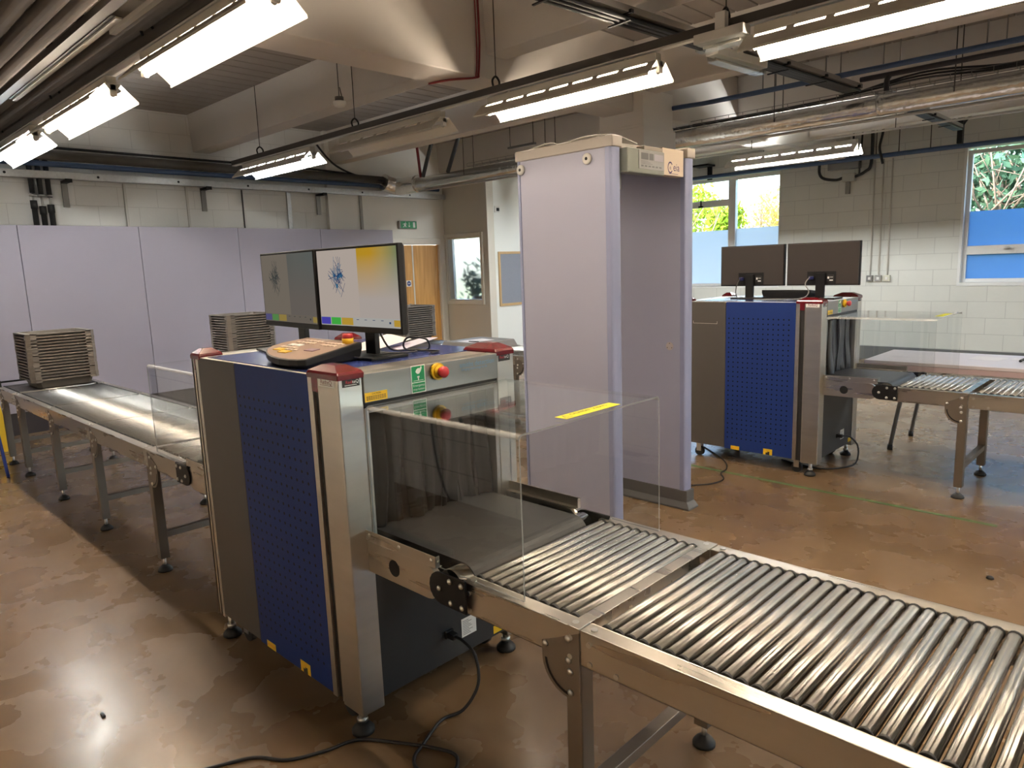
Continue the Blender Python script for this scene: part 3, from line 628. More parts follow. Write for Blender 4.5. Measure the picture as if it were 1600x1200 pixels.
        mb.box((F + xs * .001, Y(-.087), 1.231), (F + xs * .0014, Y(-.077), 1.236), 1).box((F + xs * .001, Y(-.084), 1.222), (F + xs * .0014, Y(-.080), 1.232), 1).box((F + xs * .001, Y(-.104), 1.220), (F + xs * .0014, Y(-.060), 1.2215), 1)
        build('emergency_sign', mb, [GREEN, SIGNW], cp, label='green emergency stop sticker')
        mb = MB().cyl((F, Y(.002), 1.242), (F + xs * .012, Y(.002), 1.242), .030, 28).cyl((F + xs * .012, Y(.002), 1.242), (F + xs * .022, Y(.002), 1.242), .024, 24, 0, r2=.015)
        eb = build('emergency_button', mb, YEL, cp, label='yellow collar of the stop button')
        build('push_cap', MB().lathe((F, Y(.002), 1.242), [(.014, .02), (.016, .03), (.0205, .034), (.0205, .044), (.014, .05), (.004, .052)], (xs, 0, 0), 24), REDB, eb, label='red push cap')
        mb = MB().box((F, Y(-.305), 1.179), (F + xs * .0008, Y(-.216), 1.209), 0).text('CAUTION', (F + xs * .0008, Y(-.26), 1.203), U, V, .008, 1)
        for k in range(3):
            for j in range(9):
                a = -.3 + j * .0088; mb.box((F + xs * .0008, Y(a), 1.194 - k * .005), (F + xs * .001, Y(a + .0070), 1.1965 - k * .005), 1)
        build('caution_sticker', mb, [YELS, TXTB], cp, label='yellow caution sticker')
        mb = MB().text('smiths detection', (F, Y(.20), 1.248), U, V, .0265, 0).text('bringing technology to life', (F, Y(.185), 1.231), U, V, .0125, 0)
        build('maker_lettering', mb, SKYB, cp)
        # lower panel: socket, plate
        mb = MB().box((X(-.006), Y(.066), .19), (X(-.005), Y(.142), .265), 0)
        for k in range(9): mb.box((X(-.005), Y(.072), .198 + k * .0068), (X(-.0048), Y(.072 + random.uniform(.03, .062)), .2005 + k * .0068), 1)
        lp = build('rating_plate', mb, [SIGNW, mat('grey_print', (.25, .25, .26), .5)], t)
        build('power_inlet', MB().box((X(-.006), Y(-.02), .222), (X(.004), Y(.02), .252)).box((X(.0), Y(-.014), .225), (X(.035), Y(.014), .247)), BLK, t, bevel=.002)
        build('warning_sticker', MB().box((X(-.006), Y(.235), .135), (X(-.0052), Y(.30), .168)), YELS, t)
        # labels on the corner posts
        mb = MB().box((X(.0005), Y(-.384), 1.238), (X(.001), Y(-.319), 1.267), 0).text('Red', (X(.001), Y(-.372), 1.253), U, V, .0155, 1, 'LEFT').text('teQ', (X(.001), Y(-.347), 1.253), U, V, .0155, 2, 'LEFT').box((X(.001), Y(-.375), 1.2425), (X(.0012), Y(-.33), 1.244), 2).box((X(.001), Y(-.365), 1.2625), (X(.0012), Y(-.335), 1.2635), 2)
        build('service_label', mb, [TXTB, TXTR, SIGNW], t, label='black service label')
        mb = MB().box((X(.0005), Y(.316), 1.238), (X(.001), Y(.379), 1.267), 0).text('Red', (X(.001), Y(.322), 1.253), U, V, .0155, 1, 'LEFT').text('teQ', (X(.001), Y(.347), 1.253), U, V, .0155, 2, 'LEFT')
        build('service_label', mb, [TXTB, TXTR, SIGNW], t, label='black service label')
    mb = MB().box((-2.054, YA - .0008, 1.237), (-1.958, YA - .0002, 1.266), 0).text('RedteQ', (-2.006, YA - .0008, 1.2525), (1, 0, 0), (0, 0, 1), .021, 1).box((-2.035, YA - .001, 1.2625), (-1.985, YA - .0008, 1.2638), 1).box((-2.045, YA - .001, 1.242), (-1.97, YA - .0008, 1.2433), 1)
    build('service_label', mb, [SIGNW, mat('maroon_print', (.18, .04, .06), .5)], t, label='white service label')
    mb = MB().box((-2.612, YA - .001, .113), (-2.541, YA - .0002, .142), 0)
    for k in range(5): mb.box((-2.604 + k * .012, YA - .0014, .122), (-2.596 + k * .012, YA - .001, .132), 1)
    build('warning_sticker', mb, [YELS, ORANGE], t)
    for xo in (-2.346, -2.93):
        if xo < -2.6 and 'far' not in label: continue
        mb = MB().box((xo, YA - .001, .113), (xo + .071, YA - .0002, .158), 0).text('kg', (xo + .036, YA - .001, .146), (1, 0, 0), (0, 0, 1), .018, 1).box((xo + .02, YA - .0014, .113), (xo + .05, YA - .001, .13), 2).box((xo + .034, YA - .0014, .128), (xo + .05, YA - .001, .138), 2)
        build('lifting_sticker', mb, [YELS, ORANGE, TXTB], t)
    # top
    build('top_sheet', MB().box((XA + .02, YA + .001, 1.262), (XB - .002, YB - .001, Z1)), STEEL, t, bevel=.002)
    build('blue_top_panel', MB().box((-2.93, YA + .012, Z1), (-2.10, YB - .012, Z1 + .003)), BLUETOP, t, bevel=.001)
    for x0, x1 in ((-2.125, XB + .004), (XA - .004, -2.98)):
        for y0, y1 in ((YA - .003, YA + .10), (YB - .10, YB + .003)):
            x_, y_ = (x0 + x1) / 2, (y0 + y1) / 2; zt = 1.262; n = [(0, 0), (0, .014), (.02, .022), (.5, .034)]
            a = [(x0, y0, zt), (x1, y0, zt), (x1, y1, zt), (x0, y1, zt)]; b = [(p[0], p[1], zt + .016) for p in a]
            k = lambda f, h: [(x_ + (p[0] - x_) * f, y_ + (p[1] - y_) * f, zt + h) for p in a]
            L = [a, b, k(.92, .024), k(.4, .043)]; mb = MB(); vs = [p for q in L for p in q]
            fs = [(i * 4 + j, i * 4 + (j + 1) % 4, (i + 1) * 4 + (j + 1) % 4, (i + 1) * 4 + j) for i in range(3) for j in range(4)] + [(12, 13, 14, 15)]
            mb.add(vs, fs); build('corner_cap', mb, RED, t, bevel=.004, seg=3)
            f = YA if y_ < 1.6 else YB; s = 1 if y_ < 1.6 else -1; gx = (-2.097, -2.062) if x_ > -2.5 else (-3.043, -3.03)
            build('cap_tongue', MB().box((gx[0], f - s * .001, 1.215), (gx[1], f + s * .012, 1.264)), RED, t)
    for fx, fy in ((-2.0, 1.235), (-2.0, 1.955), (-3.03, 1.235), (-3.03, 1.955)):
        build('levelling_foot', MB().cyl((fx, fy, .02), (fx, fy, .12), .013, 12, 0).cyl((fx, fy, .04), (fx, fy, .055), .02, 6, 0).lathe((fx, fy, 0), [(.04, 0), (.04, .012), (.03, .024), (.016, .036)], seg=20, mi=1), [BOLT, RUB], t)
    for fx, fy in ((-2.11, 1.27), (-2.11, 1.93), (-2.92, 1.27), (-2.92, 1.93)):
        build('castor', MB().cyl((fx, fy - .014, .038), (fx, fy + .014, .038), .038, 18, 0).box((fx - .02, fy - .022, .04), (fx + .02, fy - .017, .13), 1).box((fx - .02, fy + .017, .04), (fx + .02, fy + .022, .13), 1).box((fx - .025, fy - .025, .115), (fx + .025, fy + .025, .13), 1), [RUB, BOLT], t)
    return t
sc1 = make_scanner('blue and steel x-ray scanner with a keypad and two lit monitors on top')
sc2 = copy_tree(sc1); sc2.location = (sc1.location.x + DX2, sc1.location.y + DY2, 0)
for o_ in [q for q in bpy.data.objects if q.parent == sc2 and q.name.startswith('curtain_strip')]:
    o_.data = o_.data.copy(); o_.data.materials[0] = CURT2
for o_ in [q for q in bpy.data.objects if q.parent == sc1 and q.name.startswith('grip_outline')]: bpy.data.objects.remove(o_)
sc2['label'] = 'far blue and steel x-ray scanner carrying two monitors seen from behind'

# ------------------------------------------------------------------ monitors
def screen_mat(name, x, y): pass
def make_monitor(label, dark):
    """Centre of stand at origin, screen facing -Y."""
    t = thing('monitor', label, 'monitor', (0, 0, 0)); w, h = .268, .160; zc = .259
    build('bezel', MB().box((-w, -.012, zc - h), (w, .012, zc + h)), BLK, t, bevel=.003)
    build('back_cover', MB().prism([(-w + .006, .012, zc - h + .004), (w - .006, .012, zc - h + .004), (w - .006, .012, zc + h - .004), (-w + .006, .012, zc + h - .004)], (0, .012, 0)), BEZ, t, bevel=.006)
    rp = build('port_recess', MB().box((-.105, .024, zc - h + .012), (.105, .028, zc - .055)), BLK, t)
    build('rating_label', MB().box((-.09, .028, zc - h + .03), (-.04, .029, zc - .08), 0).box((-.085, .029, zc - h + .035), (-.06, .0295, zc - h + .043), 1).box((-.058, .029, zc - h + .05), (-.045, .0295, zc - h + .066), 1).box((-.085, .029, zc - h + .06), (-.062, .0295, zc - h + .063), 1), [BLKM, SIGNW], rp)
    build('video_plug', MB().box((.055, .028, zc - .115), (.085, .06, zc - .09)), mat('plug_blue', (.03, .035, .16), .4), t, bevel=.004)
    # screen picture: flat panes of the display
    z0, z1, x0, x1, y = zc - h + .022, zc + h - .009, -w + .008, w - .008, -.0125
    X = lambda a: x0 + (x1 - x0) * a; Z = lambda a: z0 + (z1 - z0) * a
    if dark: cols = [(.24, .205, .165), (.17, .165, .145), (.125, .115, .28), (.13, .33, .10), (.40, .29, .08), (.20, .17, .14), (.05, .06, .06), (.05, .06, .06)]
    else: cols = [(.47, .40, .35), (.42, .36, .31), (.07, .06, .40), (.06, .42, .06), (.50, .31, .04), (.42, .41, .385), (.02, .05, .14), (.03, .15, .26)]
    k = 'dim' if dark else 'bright'
    ms = [emitter(f'screen_{k}_{i}', c, .215 if not dark else .16) for i, c in enumerate(cols)]
    gm = bpy.data.materials.new(f'screen_{k}_gradient'); gm.use_nodes = True; n, l = nodes(gm); n.remove(n['Principled BSDF'])
    tc = n.new('ShaderNodeTexCoord'); sp = n.new('ShaderNodeSeparateXYZ'); l.new(tc.outputs['Object'], sp.inputs[0])
    mr = n.new('ShaderNodeMapRange'); mr.inputs['From Min'].default_value = X(.53); mr.inputs['From Max'].default_value = X(1); l.new(sp.outputs[0], mr.inputs[0])
    cr = n.new('ShaderNodeValToRGB'); e = cr.color_ramp.elements
    C = [(.15, .155, .14), (.16, .165, .15), (.155, .165, .15), (.15, .165, .155)] if dark else [(.50, .29, .02), (.52, .29, .02), (.42, .30, .08), (.20, .24, .12)]
    e[0].color = (*C[0], 1); e[0].position = 0; e[1].color = (*C[3], 1); e[1].position = 1
    for p_, c_ in ((.35, C[1]), (.65, C[2])): q = e.new(p_); q.color = (*c_, 1)
    l.new(mr.outputs[0], cr.inputs[0])
    mz = n.new('ShaderNodeMapRange'); mz.inputs['From Min'].default_value = Z(.35); mz.inputs['From Max'].default_value = Z(.92); l.new(sp.outputs[2], mz.inputs[0])
    mx = n.new('ShaderNodeMix'); mx.data_type = 'RGBA'; mx.inputs['A'].default_value = ((.19, .165, .145, 1) if dark else (.44, .385, .35, 1)); l.new(mz.outputs[0], mx.inputs['Factor']); l.new(cr.outputs[0], mx.inputs['B'])
    em = n.new('ShaderNodeEmission'); l.new(mx.outputs['Result'], em.inputs[0]); em.inputs[1].default_value = .215 if not dark else .16; l.new(em.outputs[0], n['Material Output'].inputs[0])
    ms.append(gm); G = len(ms) - 1
    mb = MB()
    def R(a, b, c, d, mi, up=0.): mb.quad((X(a), y - up, Z(c)), (X(b), y - up, Z(c)), (X(b), y - up, Z(d)), (X(a), y - up, Z(d)), mi)
    R(0, .53, .115, 1, 0); R(.53, 1, .115, 1, G); R(0, 1, 0, .115, 5)
    R(.005, .135, .012, .108, 2, .0003); R(.145, .275, .012, .108, 3, .0003); R(.285, .435, .012, .108, 4, .0003)
    for a in (.48, .58, .68, .78): R(a, a + .03, .085, .092, 6, .0003)
    R(.875, .895, .05, .075, 6, .0003); R(.93, 1, .02, .1, 4, .0003)
    rnd = random.Random(5)
    for i in range(46):
        a, c = .27 + rnd.gauss(0, .035), .66 + rnd.gauss(0, .075); ang = rnd.choice((.3, -.6, 1.1, 1.9, 2.3)) + rnd.gauss(0, .25); L = rnd.uniform(.015, .05); wd = .0009
        dx, dz = math.cos(ang) * L, math.sin(ang) * L; nx, nz = -math.sin(ang) * wd, math.cos(ang) * wd; px, pz = X(a), Z(c); yy = y - .0004 - i * 2e-6
        mb.quad((px - dx - nx, yy, pz - dz - nz), (px + dx - nx, yy, pz + dz - nz), (px + dx + nx, yy, pz + dz + nz), (px - dx + nx, yy, pz - dz + nz), 6 if rnd.random() < .7 or dark else 7)
    for i in range(9):
        a, c = .27 + rnd.gauss(0, .03), .64 + rnd.gauss(0, .06); R(a, a + rnd.uniform(.01, .03), c, c + rnd.uniform(.02, .06), 6 if rnd.random() < .4 else (5 if dark else 7), .00035)
    build('display', mb, ms, t)
    build('stand_neck', MB().prism([(-.032, .034, .012), (.032, .034, .012), (.032, .034, .19), (-.032, .034, .19)], (0, .022, 0)), BLK, t, bevel=.002)
    build('stand_base', MB().box((-.13, -.055, 0), (.13, .115, .012)), BLK, t, bevel=.003)
    return t
ZS = 1.2755
m1 = make_monitor('lit monitor with an orange-green colour scan pane, on the scanner with the keypad', False)
m1.location = (-2.283, 1.535, ZS)
m2 = make_monitor('lit monitor with a grey monochrome scan image, beside the colour one', True)
m2.location = (-2.815, 1.547, ZS); m2.rotation_euler = (0, 0, math.radians(-5))
def far_mon(x, lab):
    c = copy_tree(m1); c.location = (x, 1.60 + DY2, ZS); c.rotation_euler = (0, 0, math.pi); c['label'] = lab; return c
m3 = far_mon(-2.625, 'monitor seen from behind on the far scanner, the one by the walk-through detector')
m4 = far_mon(-2.07, 'monitor seen from behind on the far scanner, the one above its red stop button')
for m in (m3, m4): m.location.z = ZS - .0
# ------------------------------------------------------------------ operator console
def make_console(label):
    t = thing('keypad_console', label, 'keypad', (0, 0, 0))
    # plan: flat back at y=.19, round front towards -Y; slopes up to the back
    pts = [(.175, .14), (-.21, .14), (-.235, .04), (-.22, -.015), (-.17, -.065), (-.11, -.098), (-.05, -.122), (.01, -.138), (.08, -.148), (.15, -.148), (.195, -.14), (.225, -.125)]
    zt = lambda y: .032 + (y + .15) * .12
    mb = MB(); n = len(pts); vs = [(x, y, .004 if y < .0 else .0) for x, y in pts]
    vs = [(x * .97, y, .012) for x, y in pts]
    up = [(x, y, zt(y)) for x, y in pts]; lo = [(x, y, zt(y) - .022) for x, y in pts]; bs = [(x * .92, y * .9 + .01, 0) for x, y in pts]
    allv = up + lo + bs
    fs = [tuple(range(n))]
    for r in (0, 1): fs += [(r * n + i, (r + 1) * n + i, (r + 1) * n + (i + 1) % n, r * n + (i + 1) % n) for i in range(n)]
    fs.append(tuple(range(2 * n, 3 * n))[::-1]); mb.add(allv, fs)
    build('case', mb, BLK, t, bevel=.004, label='black sloping keypad case')
    fp = [(x * .965, y * .955 + .0, zt(y * .955) + .0012) for x, y in pts]
    mb = MB(); mb.add(fp, [tuple(range(n))]); fc = build('face_plate', mb, CONSOLE, t, label='copper brown keypad face')
    mb = MB()
    def key(x, y, w, d, mi):
        z = zt(y) + .0012; mb.add([(x - w, y - d, zt(y - d) + .0012), (x + w, y - d, zt(y - d) + .0012), (x + w, y + d, zt(y + d) + .0012), (x - w, y + d, zt(y + d) + .0012), (x - w, y - d, zt(y - d) + .004), (x + w, y - d, zt(y - d) + .004), (x + w, y + d, zt(y + d) + .004), (x - w, y + d, zt(y + d) + .004)],
               [(4, 5, 6, 7), (0, 1, 5, 4), (1, 2, 6, 5), (2, 3, 7, 6), (3, 0, 4, 7)], mi)
    key(-.09, -.05, .03, .014, 1); key(-.015, -.072, .03, .014, 1)
    for i in range(4): key(-.13 + i * .03, -.015, .012, .009, 0)
    for i in range(3): key(-.05 + i * .03, -.04, .010, .007, 0)
    for i in range(2): key(-.12 + i * .05, .02, .02, .012, 2)
    for i in range(5): key(-.14 + i * .028, .06, .010, .008, 0); key(-.13 + i * .028, .09, .010, .007, 0)
    for i in range(5): key(.04 + i * .024, .08, .009, .007, 0)
    for i in range(4): key(.05 + i * .026, .05, .010, .008, 0)
    key(.09, -.02, .03, .016, 3)
    build('keys', mb, [KEYC, YEL, SIGNW, mat('key_violet', (.25, .16, .22), .4)], fc)
    eb = build('stop_switch', MB().cyl((.135, .105, zt(.105)), (.135, .105, zt(.105) + .02), .021, 20), YEL, t)
    build('push_cap', MB().cyl((.135, .105, zt(.105) + .02), (.135, .105, zt(.105) + .036), .021, 20, r2=.018), REDB, eb)
    return t
k1 = make_console('black and copper keypad console with yellow keys in front of the lit monitors')
k1.location = (-2.41, 1.36, ZS)
k2 = copy_tree(k1); k2.location = (-2.36, 1.72 + DY2, ZS); k2.rotation_euler = (0, 0, math.pi); [bpy.data.objects.remove(q) for q in [z for z in bpy.data.objects if z.parent and z.parent.parent == k2 and z.name.startswith('push_cap')] + [z for z in bpy.data.objects if z.parent == k2 and z.name.startswith('stop_switch')]]
k2['label'] = 'dark keypad console lying behind the monitors of the far scanner'
def flat(name, label, cat, pts, z, m, th=.0015, lift=None):
    mb = MB(); mb.prism([(x, y, z + (0 if lift is None else lift[i])) for i, (x, y) in enumerate(pts)], (0, 0, th)); c = Vector((sum(p[0] for p in pts) / len(pts), sum(p[1] for p in pts) / len(pts), z))
    return tag(build(name, mb, m, loc=c), label, cat)
flat('tablet', 'thin black tablet lying flat behind the keypad console', 'tablet', [(-2.98, 1.45), (-2.78, 1.40), (-2.74, 1.56), (-2.94, 1.61)], ZS, BLK, .008)
flat('paper_sheet', 'white paper sheet on the scanner top behind the colour monitor', 'paper', [(-2.62, 1.66), (-2.42, 1.64), (-2.40, 1.86), (-2.62, 1.90)], ZS, PAPER, .001, [0, .0, .035, .045])
flat('paper_sheet', 'lilac folded paper on the blue scanner top beside the monitor stand', 'paper', [(-2.46, 1.78), (-2.33, 1.74), (-2.36, 1.97), (-2.50, 1.99)], ZS + .0014, LILAC, .002, [.0, .0, .03, .02])
def cable(name, label, pts, r=.004, m=CABLE, cat='cable', group=None): return tag(build(name, MB().tube(pts, r), m, loc=pts[0]), label, cat, group)
cable('monitor_cable', 'black cable loop behind the stand of the colour monitor', [(-2.28, 1.60, 1.40), (-2.27, 1.65, 1.30), (-2.30, 1.78, 1.282), (-2.22, 1.80, 1.285), (-2.18, 1.76, 1.33), (-2.22, 1.70, 1.34), (-2.26, 1.72, 1.29), (-2.16, 1.80, 1.281), (-2.13, 1.74, 1.281)], .004)
cable('monitor_cable', 'black lead running from the keypad to the monitor stand', [(-2.24, 1.46, 1.29), (-2.2, 1.5, 1.282), (-2.19, 1.56, 1.294), (-2.2, 1.72, 1.284), (-2.26, 1.75, 1.281)], .0035)
cable('monitor_cable', 'dark cable under the monitor seen from behind next to the detector', [(-2.69, 5.43, 1.44), (-2.71, 5.40, 1.38), (-2.69, 5.36, 1.30), (-2.62, 5.32, 1.281), (-2.4, 5.3, 1.281), (-2.3, 5.35, 1.281)], .004)
cable('monitor_cable', 'pale cable hanging from the blue plug above the far red cap', [(-2.14, 5.43, 1.44), (-2.16, 5.40, 1.39), (-2.12, 5.37, 1.33), (-2.16, 5.34, 1.285), (-2.3, 5.3, 1.281), (-2.5, 5.27, 1.281)], .004, mat('grey_cable', (.25, .24, .22), .5))

# ------------------------------------------------------------------ trays
def make_tray():
    t = thing('security_tray', '', 'tray', (0, 0, 0), 'stacked grey trays'); hx, hy = .24, .262; bx, by = .186, .208; H, th = .078, .004
    lo, up, li, ui = [], [], [], []
    rc = lambda a, b, z: [(sx * a - (sx * .03 if k else 0), sy * b - (0 if k else sy * .03), z) for sx, sy, ks in ((-1, -1, (0, 1)), (1, -1, (1, 0)), (1, 1, (0, 1)), (-1, 1, (1, 0))) for k in ks]
    L = [rc(bx, by, 0), rc(hx - .034, hy - .034, H), rc(hx - .038, hy - .038, H), rc(bx - .004, by - .004, th)]
    vs = [p for q in L for p in q]; fs = [(i * 8 + j, i * 8 + (j + 1) % 8, (i + 1) * 8 + (j + 1) % 8, (i + 1) * 8 + j) for i in range(3) for j in range(8)] + [tuple(range(8))[::-1], tuple(range(24, 32))]
    build('tub', MB().add(vs, fs), mat('tray_tub_shade_tone', (.13, .115, .10), .55), t)  # darker than the rim: shade between stacked trays is put in the colour
    o, i_ = rc(hx, hy, H), rc(hx - .037, hy - .037, H); mb = MB()
    for k in range(8):
        a, b, c, d = o[k], o[(k + 1) % 8], i_[(k + 1) % 8], i_[k]; dz = .011
        mb.add([a, b, c, d] + [(p[0], p[1], p[2] - dz) for p in (a, b, c, d)], [(0, 1, 2, 3), (0, 4, 5, 1), (4, 7, 6, 5)])
    for sx in (-1, 1):
        for sy in (-1, 1):
            mb.box((sx * (hx - .075), sy * (hy - .022), H - .0255), (sx * (hx - .03), sy * hy, H - .0005)).box((sx * (hx - .022), sy * (hy - .075), H - .0255), (sx * hx, sy * (hy - .03), H - .0005))
            p = [(sx * (hx - .031), sy * hy), (sx * hx, sy * (hy - .031)), (sx * (hx - .022), sy * (hy - .04)), (sx * (hx - .04), sy * (hy - .022))]
            if sx * sy > 0: p = p[::-1]
            mb.prism([(a, b, H - .0255) for a, b in p], (0, 0, .025))
    build('rim', mb, TRAY, t)
    return t
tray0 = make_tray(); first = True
def stack(cx, cy, z0, n, where, rot=0.):
    global first
    for i in range(n):
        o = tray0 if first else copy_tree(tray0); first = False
        o.location = (cx + random.uniform(-.002, .002), cy + random.uniform(-.002, .002), z0 + i * .0262); o.rotation_euler = (0, 0, math.radians(rot) + random.uniform(-.004, .004))
        k = n - 1 - i
        o['label'] = ('grey security tray, ' + ('bottom' if i == 0 else 'topmost' if k == 0 else ORD[k] + ' from top') + ' of stack ' + where); o['group'] = 'trays stacked ' + where
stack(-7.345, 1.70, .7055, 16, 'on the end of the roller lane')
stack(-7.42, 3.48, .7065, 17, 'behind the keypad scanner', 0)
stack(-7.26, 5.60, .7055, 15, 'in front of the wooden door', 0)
t = thing('tray_trolley', 'low steel trolley holding a tray stack behind the keypad scanner', 'trolley', (-7.42, 3.5, 0))
build('shelf', MB().box((-7.68, 3.2, .68), (-7.16, 3.78, .706)), STEELH, t, bevel=.003)
for lx in (-7.66, -7.2):
    for ly in (3.23, 3.73): build('leg', MB().box((lx, ly, 0), (lx + .03, ly + .03, .68)), STEEL, t)
t = thing('upturned_tray', 'upturned grey tray with paper on it, lying on the far roller lane', 'tray', (-5.9, 5.52, .705))
build('shell', MB().add([(-6.2, 5.2, .705), (-5.58, 5.2, .705), (-5.58, 5.84, .705), (-6.2, 5.84, .705), (-6.17, 5.23, .785), (-5.61, 5.23, .785), (-5.61, 5.81, .785), (-6.17, 5.81, .785)], [(0, 3, 2, 1), (4, 5, 6, 7), (0, 1, 5, 4), (1, 2, 6, 5), (2, 3, 7, 6), (3, 0, 4, 7)]), TRAY, t, bevel=.008)
build('flange', MB().box((-6.215, 5.185, .705), (-5.565, 5.855, .712)), TRAY, t)
flat('paper_sheet', 'white form lying on the upturned tray', 'paper', [(-6.02, 5.3), (-5.78, 5.27), (-5.74, 5.62), (-5.98, 5.65)], .7855, PAPER, .001)
tag(build('pen', MB().cyl((-5.85, 5.33, .791), (-5.72, 5.36, .791), .005, 8), BLK, loc=(-5.8, 5.34, .787)), 'dark pen beside the form on the upturned tray', 'pen')

# ------------------------------------------------------------------ walk-through metal detector
md = thing('metal_detector', 'tall off-white walk-through metal detector arch between the two scanner lanes', 'metal detector', (-2.65, 3.55, 0))
def md_panel(y0, y1, inner):
    nm = []
    fo = build('side_panel', MB().box((-2.965, y0, .12), (-2.345, y1, 2.205)), MDP, md, bevel=.004)
    for a, b in ((-2.995, -2.965), (-2.345, -2.30)):
        r = (y1 - y0) / 2 + .004; yc = (y0 + y1) / 2; s = 1 if b > -2.6 else -1; xe = b if s > 0 else a; xi = a if s > 0 else b
        pts = [(xi, y0 - .004)] + [(xe - s * .016, y0 - .004)] + [(xe - s * .016 + s * .016 * math.sin(q), yc - r * math.cos(q)) for q in [math.pi * k / 8 for k in range(1, 8)]] + [(xe - s * .016, y1 + .004), (xi, y1 + .004)]
        build('edge_trim', MB().prism([(x, y, .12) for x, y in pts], (0, 0, 2.085)), MDEDGE, md, bevel=.003)
    build('top_cap', MB().box((-2.999, y0 - .006, 2.203), (-2.294, y1 + .006, 2.262)), MDCAP, md, bevel=.006)
    mb = MB(); pr = [(-3.0, y0 - .006), (-2.29, y0 - .006), (-2.29, y1 + .006), (-3.0, y1 + .006)]; p2 = [(-3.02, y0 - .02), (-2.265, y0 - .02), (-2.265, y1 + .02), (-3.02, y1 + .02)]
    vs = [(x, y, .125) for x, y in pr] + [(x, y, .05) for x, y in pr] + [(x, y, .012) for x, y in p2] + [(x, y, 0) for x, y in p2]
    mb.add(vs, [(i * 4 + j, (i + 1) * 4 + j, (i + 1) * 4 + (j + 1) % 4, i * 4 + (j + 1) % 4) for i in range(3) for j in range(4)] + [(0, 1, 2, 3), (15, 14, 13, 12)])
    build('kick_plate', mb, MDKICK, md, bevel=.003)
    if not inner:
        for bx, bz in ((-2.955, 2.155), (-2.462, 2.158)):
            k = build('transport_plug', MB().lathe((bx, y0 - .001, bz), [(.03, 0), (.03, .008), (.024, .012), (.009, .0125)], (0, -1, 0), 24), OFFW, md)
            build('plug_socket', MB().cyl((bx, y0 - .0135, bz), (bx, y0 - .0145, bz), .009, 12), BLK, k)
    else:
        for bx in (-2.86, -2.42):
            k = build('inspection_disc', MB().cyl((bx, y0, 1.062), (bx, y0 - .003, 1.062), .026, 24), mat('disc_grey', (.50, .45, .42), .4), md)
            build('screw', MB().cyl((bx + .0, y0 - .003, 1.08), (bx, y0 - .0035, 1.08), .003, 8).cyl((bx - .016, y0 - .003, 1.052), (bx - .016, y0 - .0035, 1.052), .003, 8).cyl((bx + .016, y0 - .003, 1.052), (bx + .016, y0 - .0035, 1.052), .003, 8), BLK, k)
md_panel(3.17, 3.25, False); md_panel(3.93, 4.01, True)
build('header', MB().box((-2.42, 3.25, 2.10), (-2.33, 3.93, 2.235)).box((-2.96, 3.25, 2.17), (-2.42, 3.93, 2.235)), MDCAP, md, bevel=.004)
hb = build('control_unit', MB().box((-2.34, 3.27, 2.075), (-2.27, 3.63, 2.205)), mat('control_grey', (.22, .235, .21), .4), md, bevel=.006)
build('front_plate', MB().box((-2.34, 3.63, 2.085), (-2.285, 3.86, 2.235)), mat('header_cream', (.62, .52, .42), .45), md, bevel=.002)
mb = MB().box((-2.27, 3.37, 2.10), (-2.266, 3.62, 2.198), 0).box((-2.266, 3.39, 2.15), (-2.2655, 3.46, 2.185), 1).box((-2.266, 3.47, 2.15), (-2.2655, 3.51, 2.185), 1).box((-2.266, 3.52, 2.15), (-2.2655, 3.61, 2.185), 2)
for k in range(6): mb.box((-2.266, 3.39 + k * .036, 2.112), (-2.2655, 3.412 + k * .036, 2.12), 1)
for k in range(3): mb.box((-2.266, 3.39, 2.127 + k * .007), (-2.2655, 3.5 - k * .02, 2.129 + k * .007), 1)
build('display_cover', mb, [mat('cover_clear_grey', (.34, .34, .34), .12, spec=.8), mat('display_dark', (.12, .12, .125), .3), mat('display_lilac', (.33, .31, .37), .3)], md)
build('top_bracket', MB().box((-2.345, 3.44, 2.205), (-2.28, 3.63, 2.228)), mat('bracket_taupe', (.30, .26, .22), .4), md, bevel=.004)
mb = MB(); c0 = Vector((-2.2845, 3.715, 2.13))
for k in range(12):
    a0, a1 = math.radians(35 + k * 290 / 12), math.radians(35 + (k + 1) * 290 / 12); P = lambda a, r: c0 + Vector((0, math.cos(a) * r, math.sin(a) * r * 1.2)); mb.quad(P(a0, .028), P(a1, .028), P(a1, .021), P(a0, .021))
mb.text('e', (-2.2846, 3.715, 2.13), (0, 1, 0), (0, 0, 1), .035).text('eia', (-2.2846, 3.745, 2.132), (0, 1, 0), (0, 0, 1), .062, 0, 'LEFT').box((-2.285, 3.70, 2.095), (-2.2845, 3.80, 2.0975), 0)
build('maker_logo', mb, mat('logo_purple', (.05, .03, .12), .5), md)
build('sensor_strip', MB().box((-2.345, 3.252, 1.99), (-2.325, 3.285, 2.09)), mat('strip_grey', (.10, .10, .10), .5), md)
cable('detector_cable', 'thin white lead along the top of the walk-through detector', [(-2.9, 3.2, 2.27), (-2.75, 3.2, 2.285), (-2.7, 3.22, 2.27), (-2.5, 3.2, 2.28), (-2.34, 3.24, 2.27), (-2.3, 3.4, 2.235)], .004, OFFW)

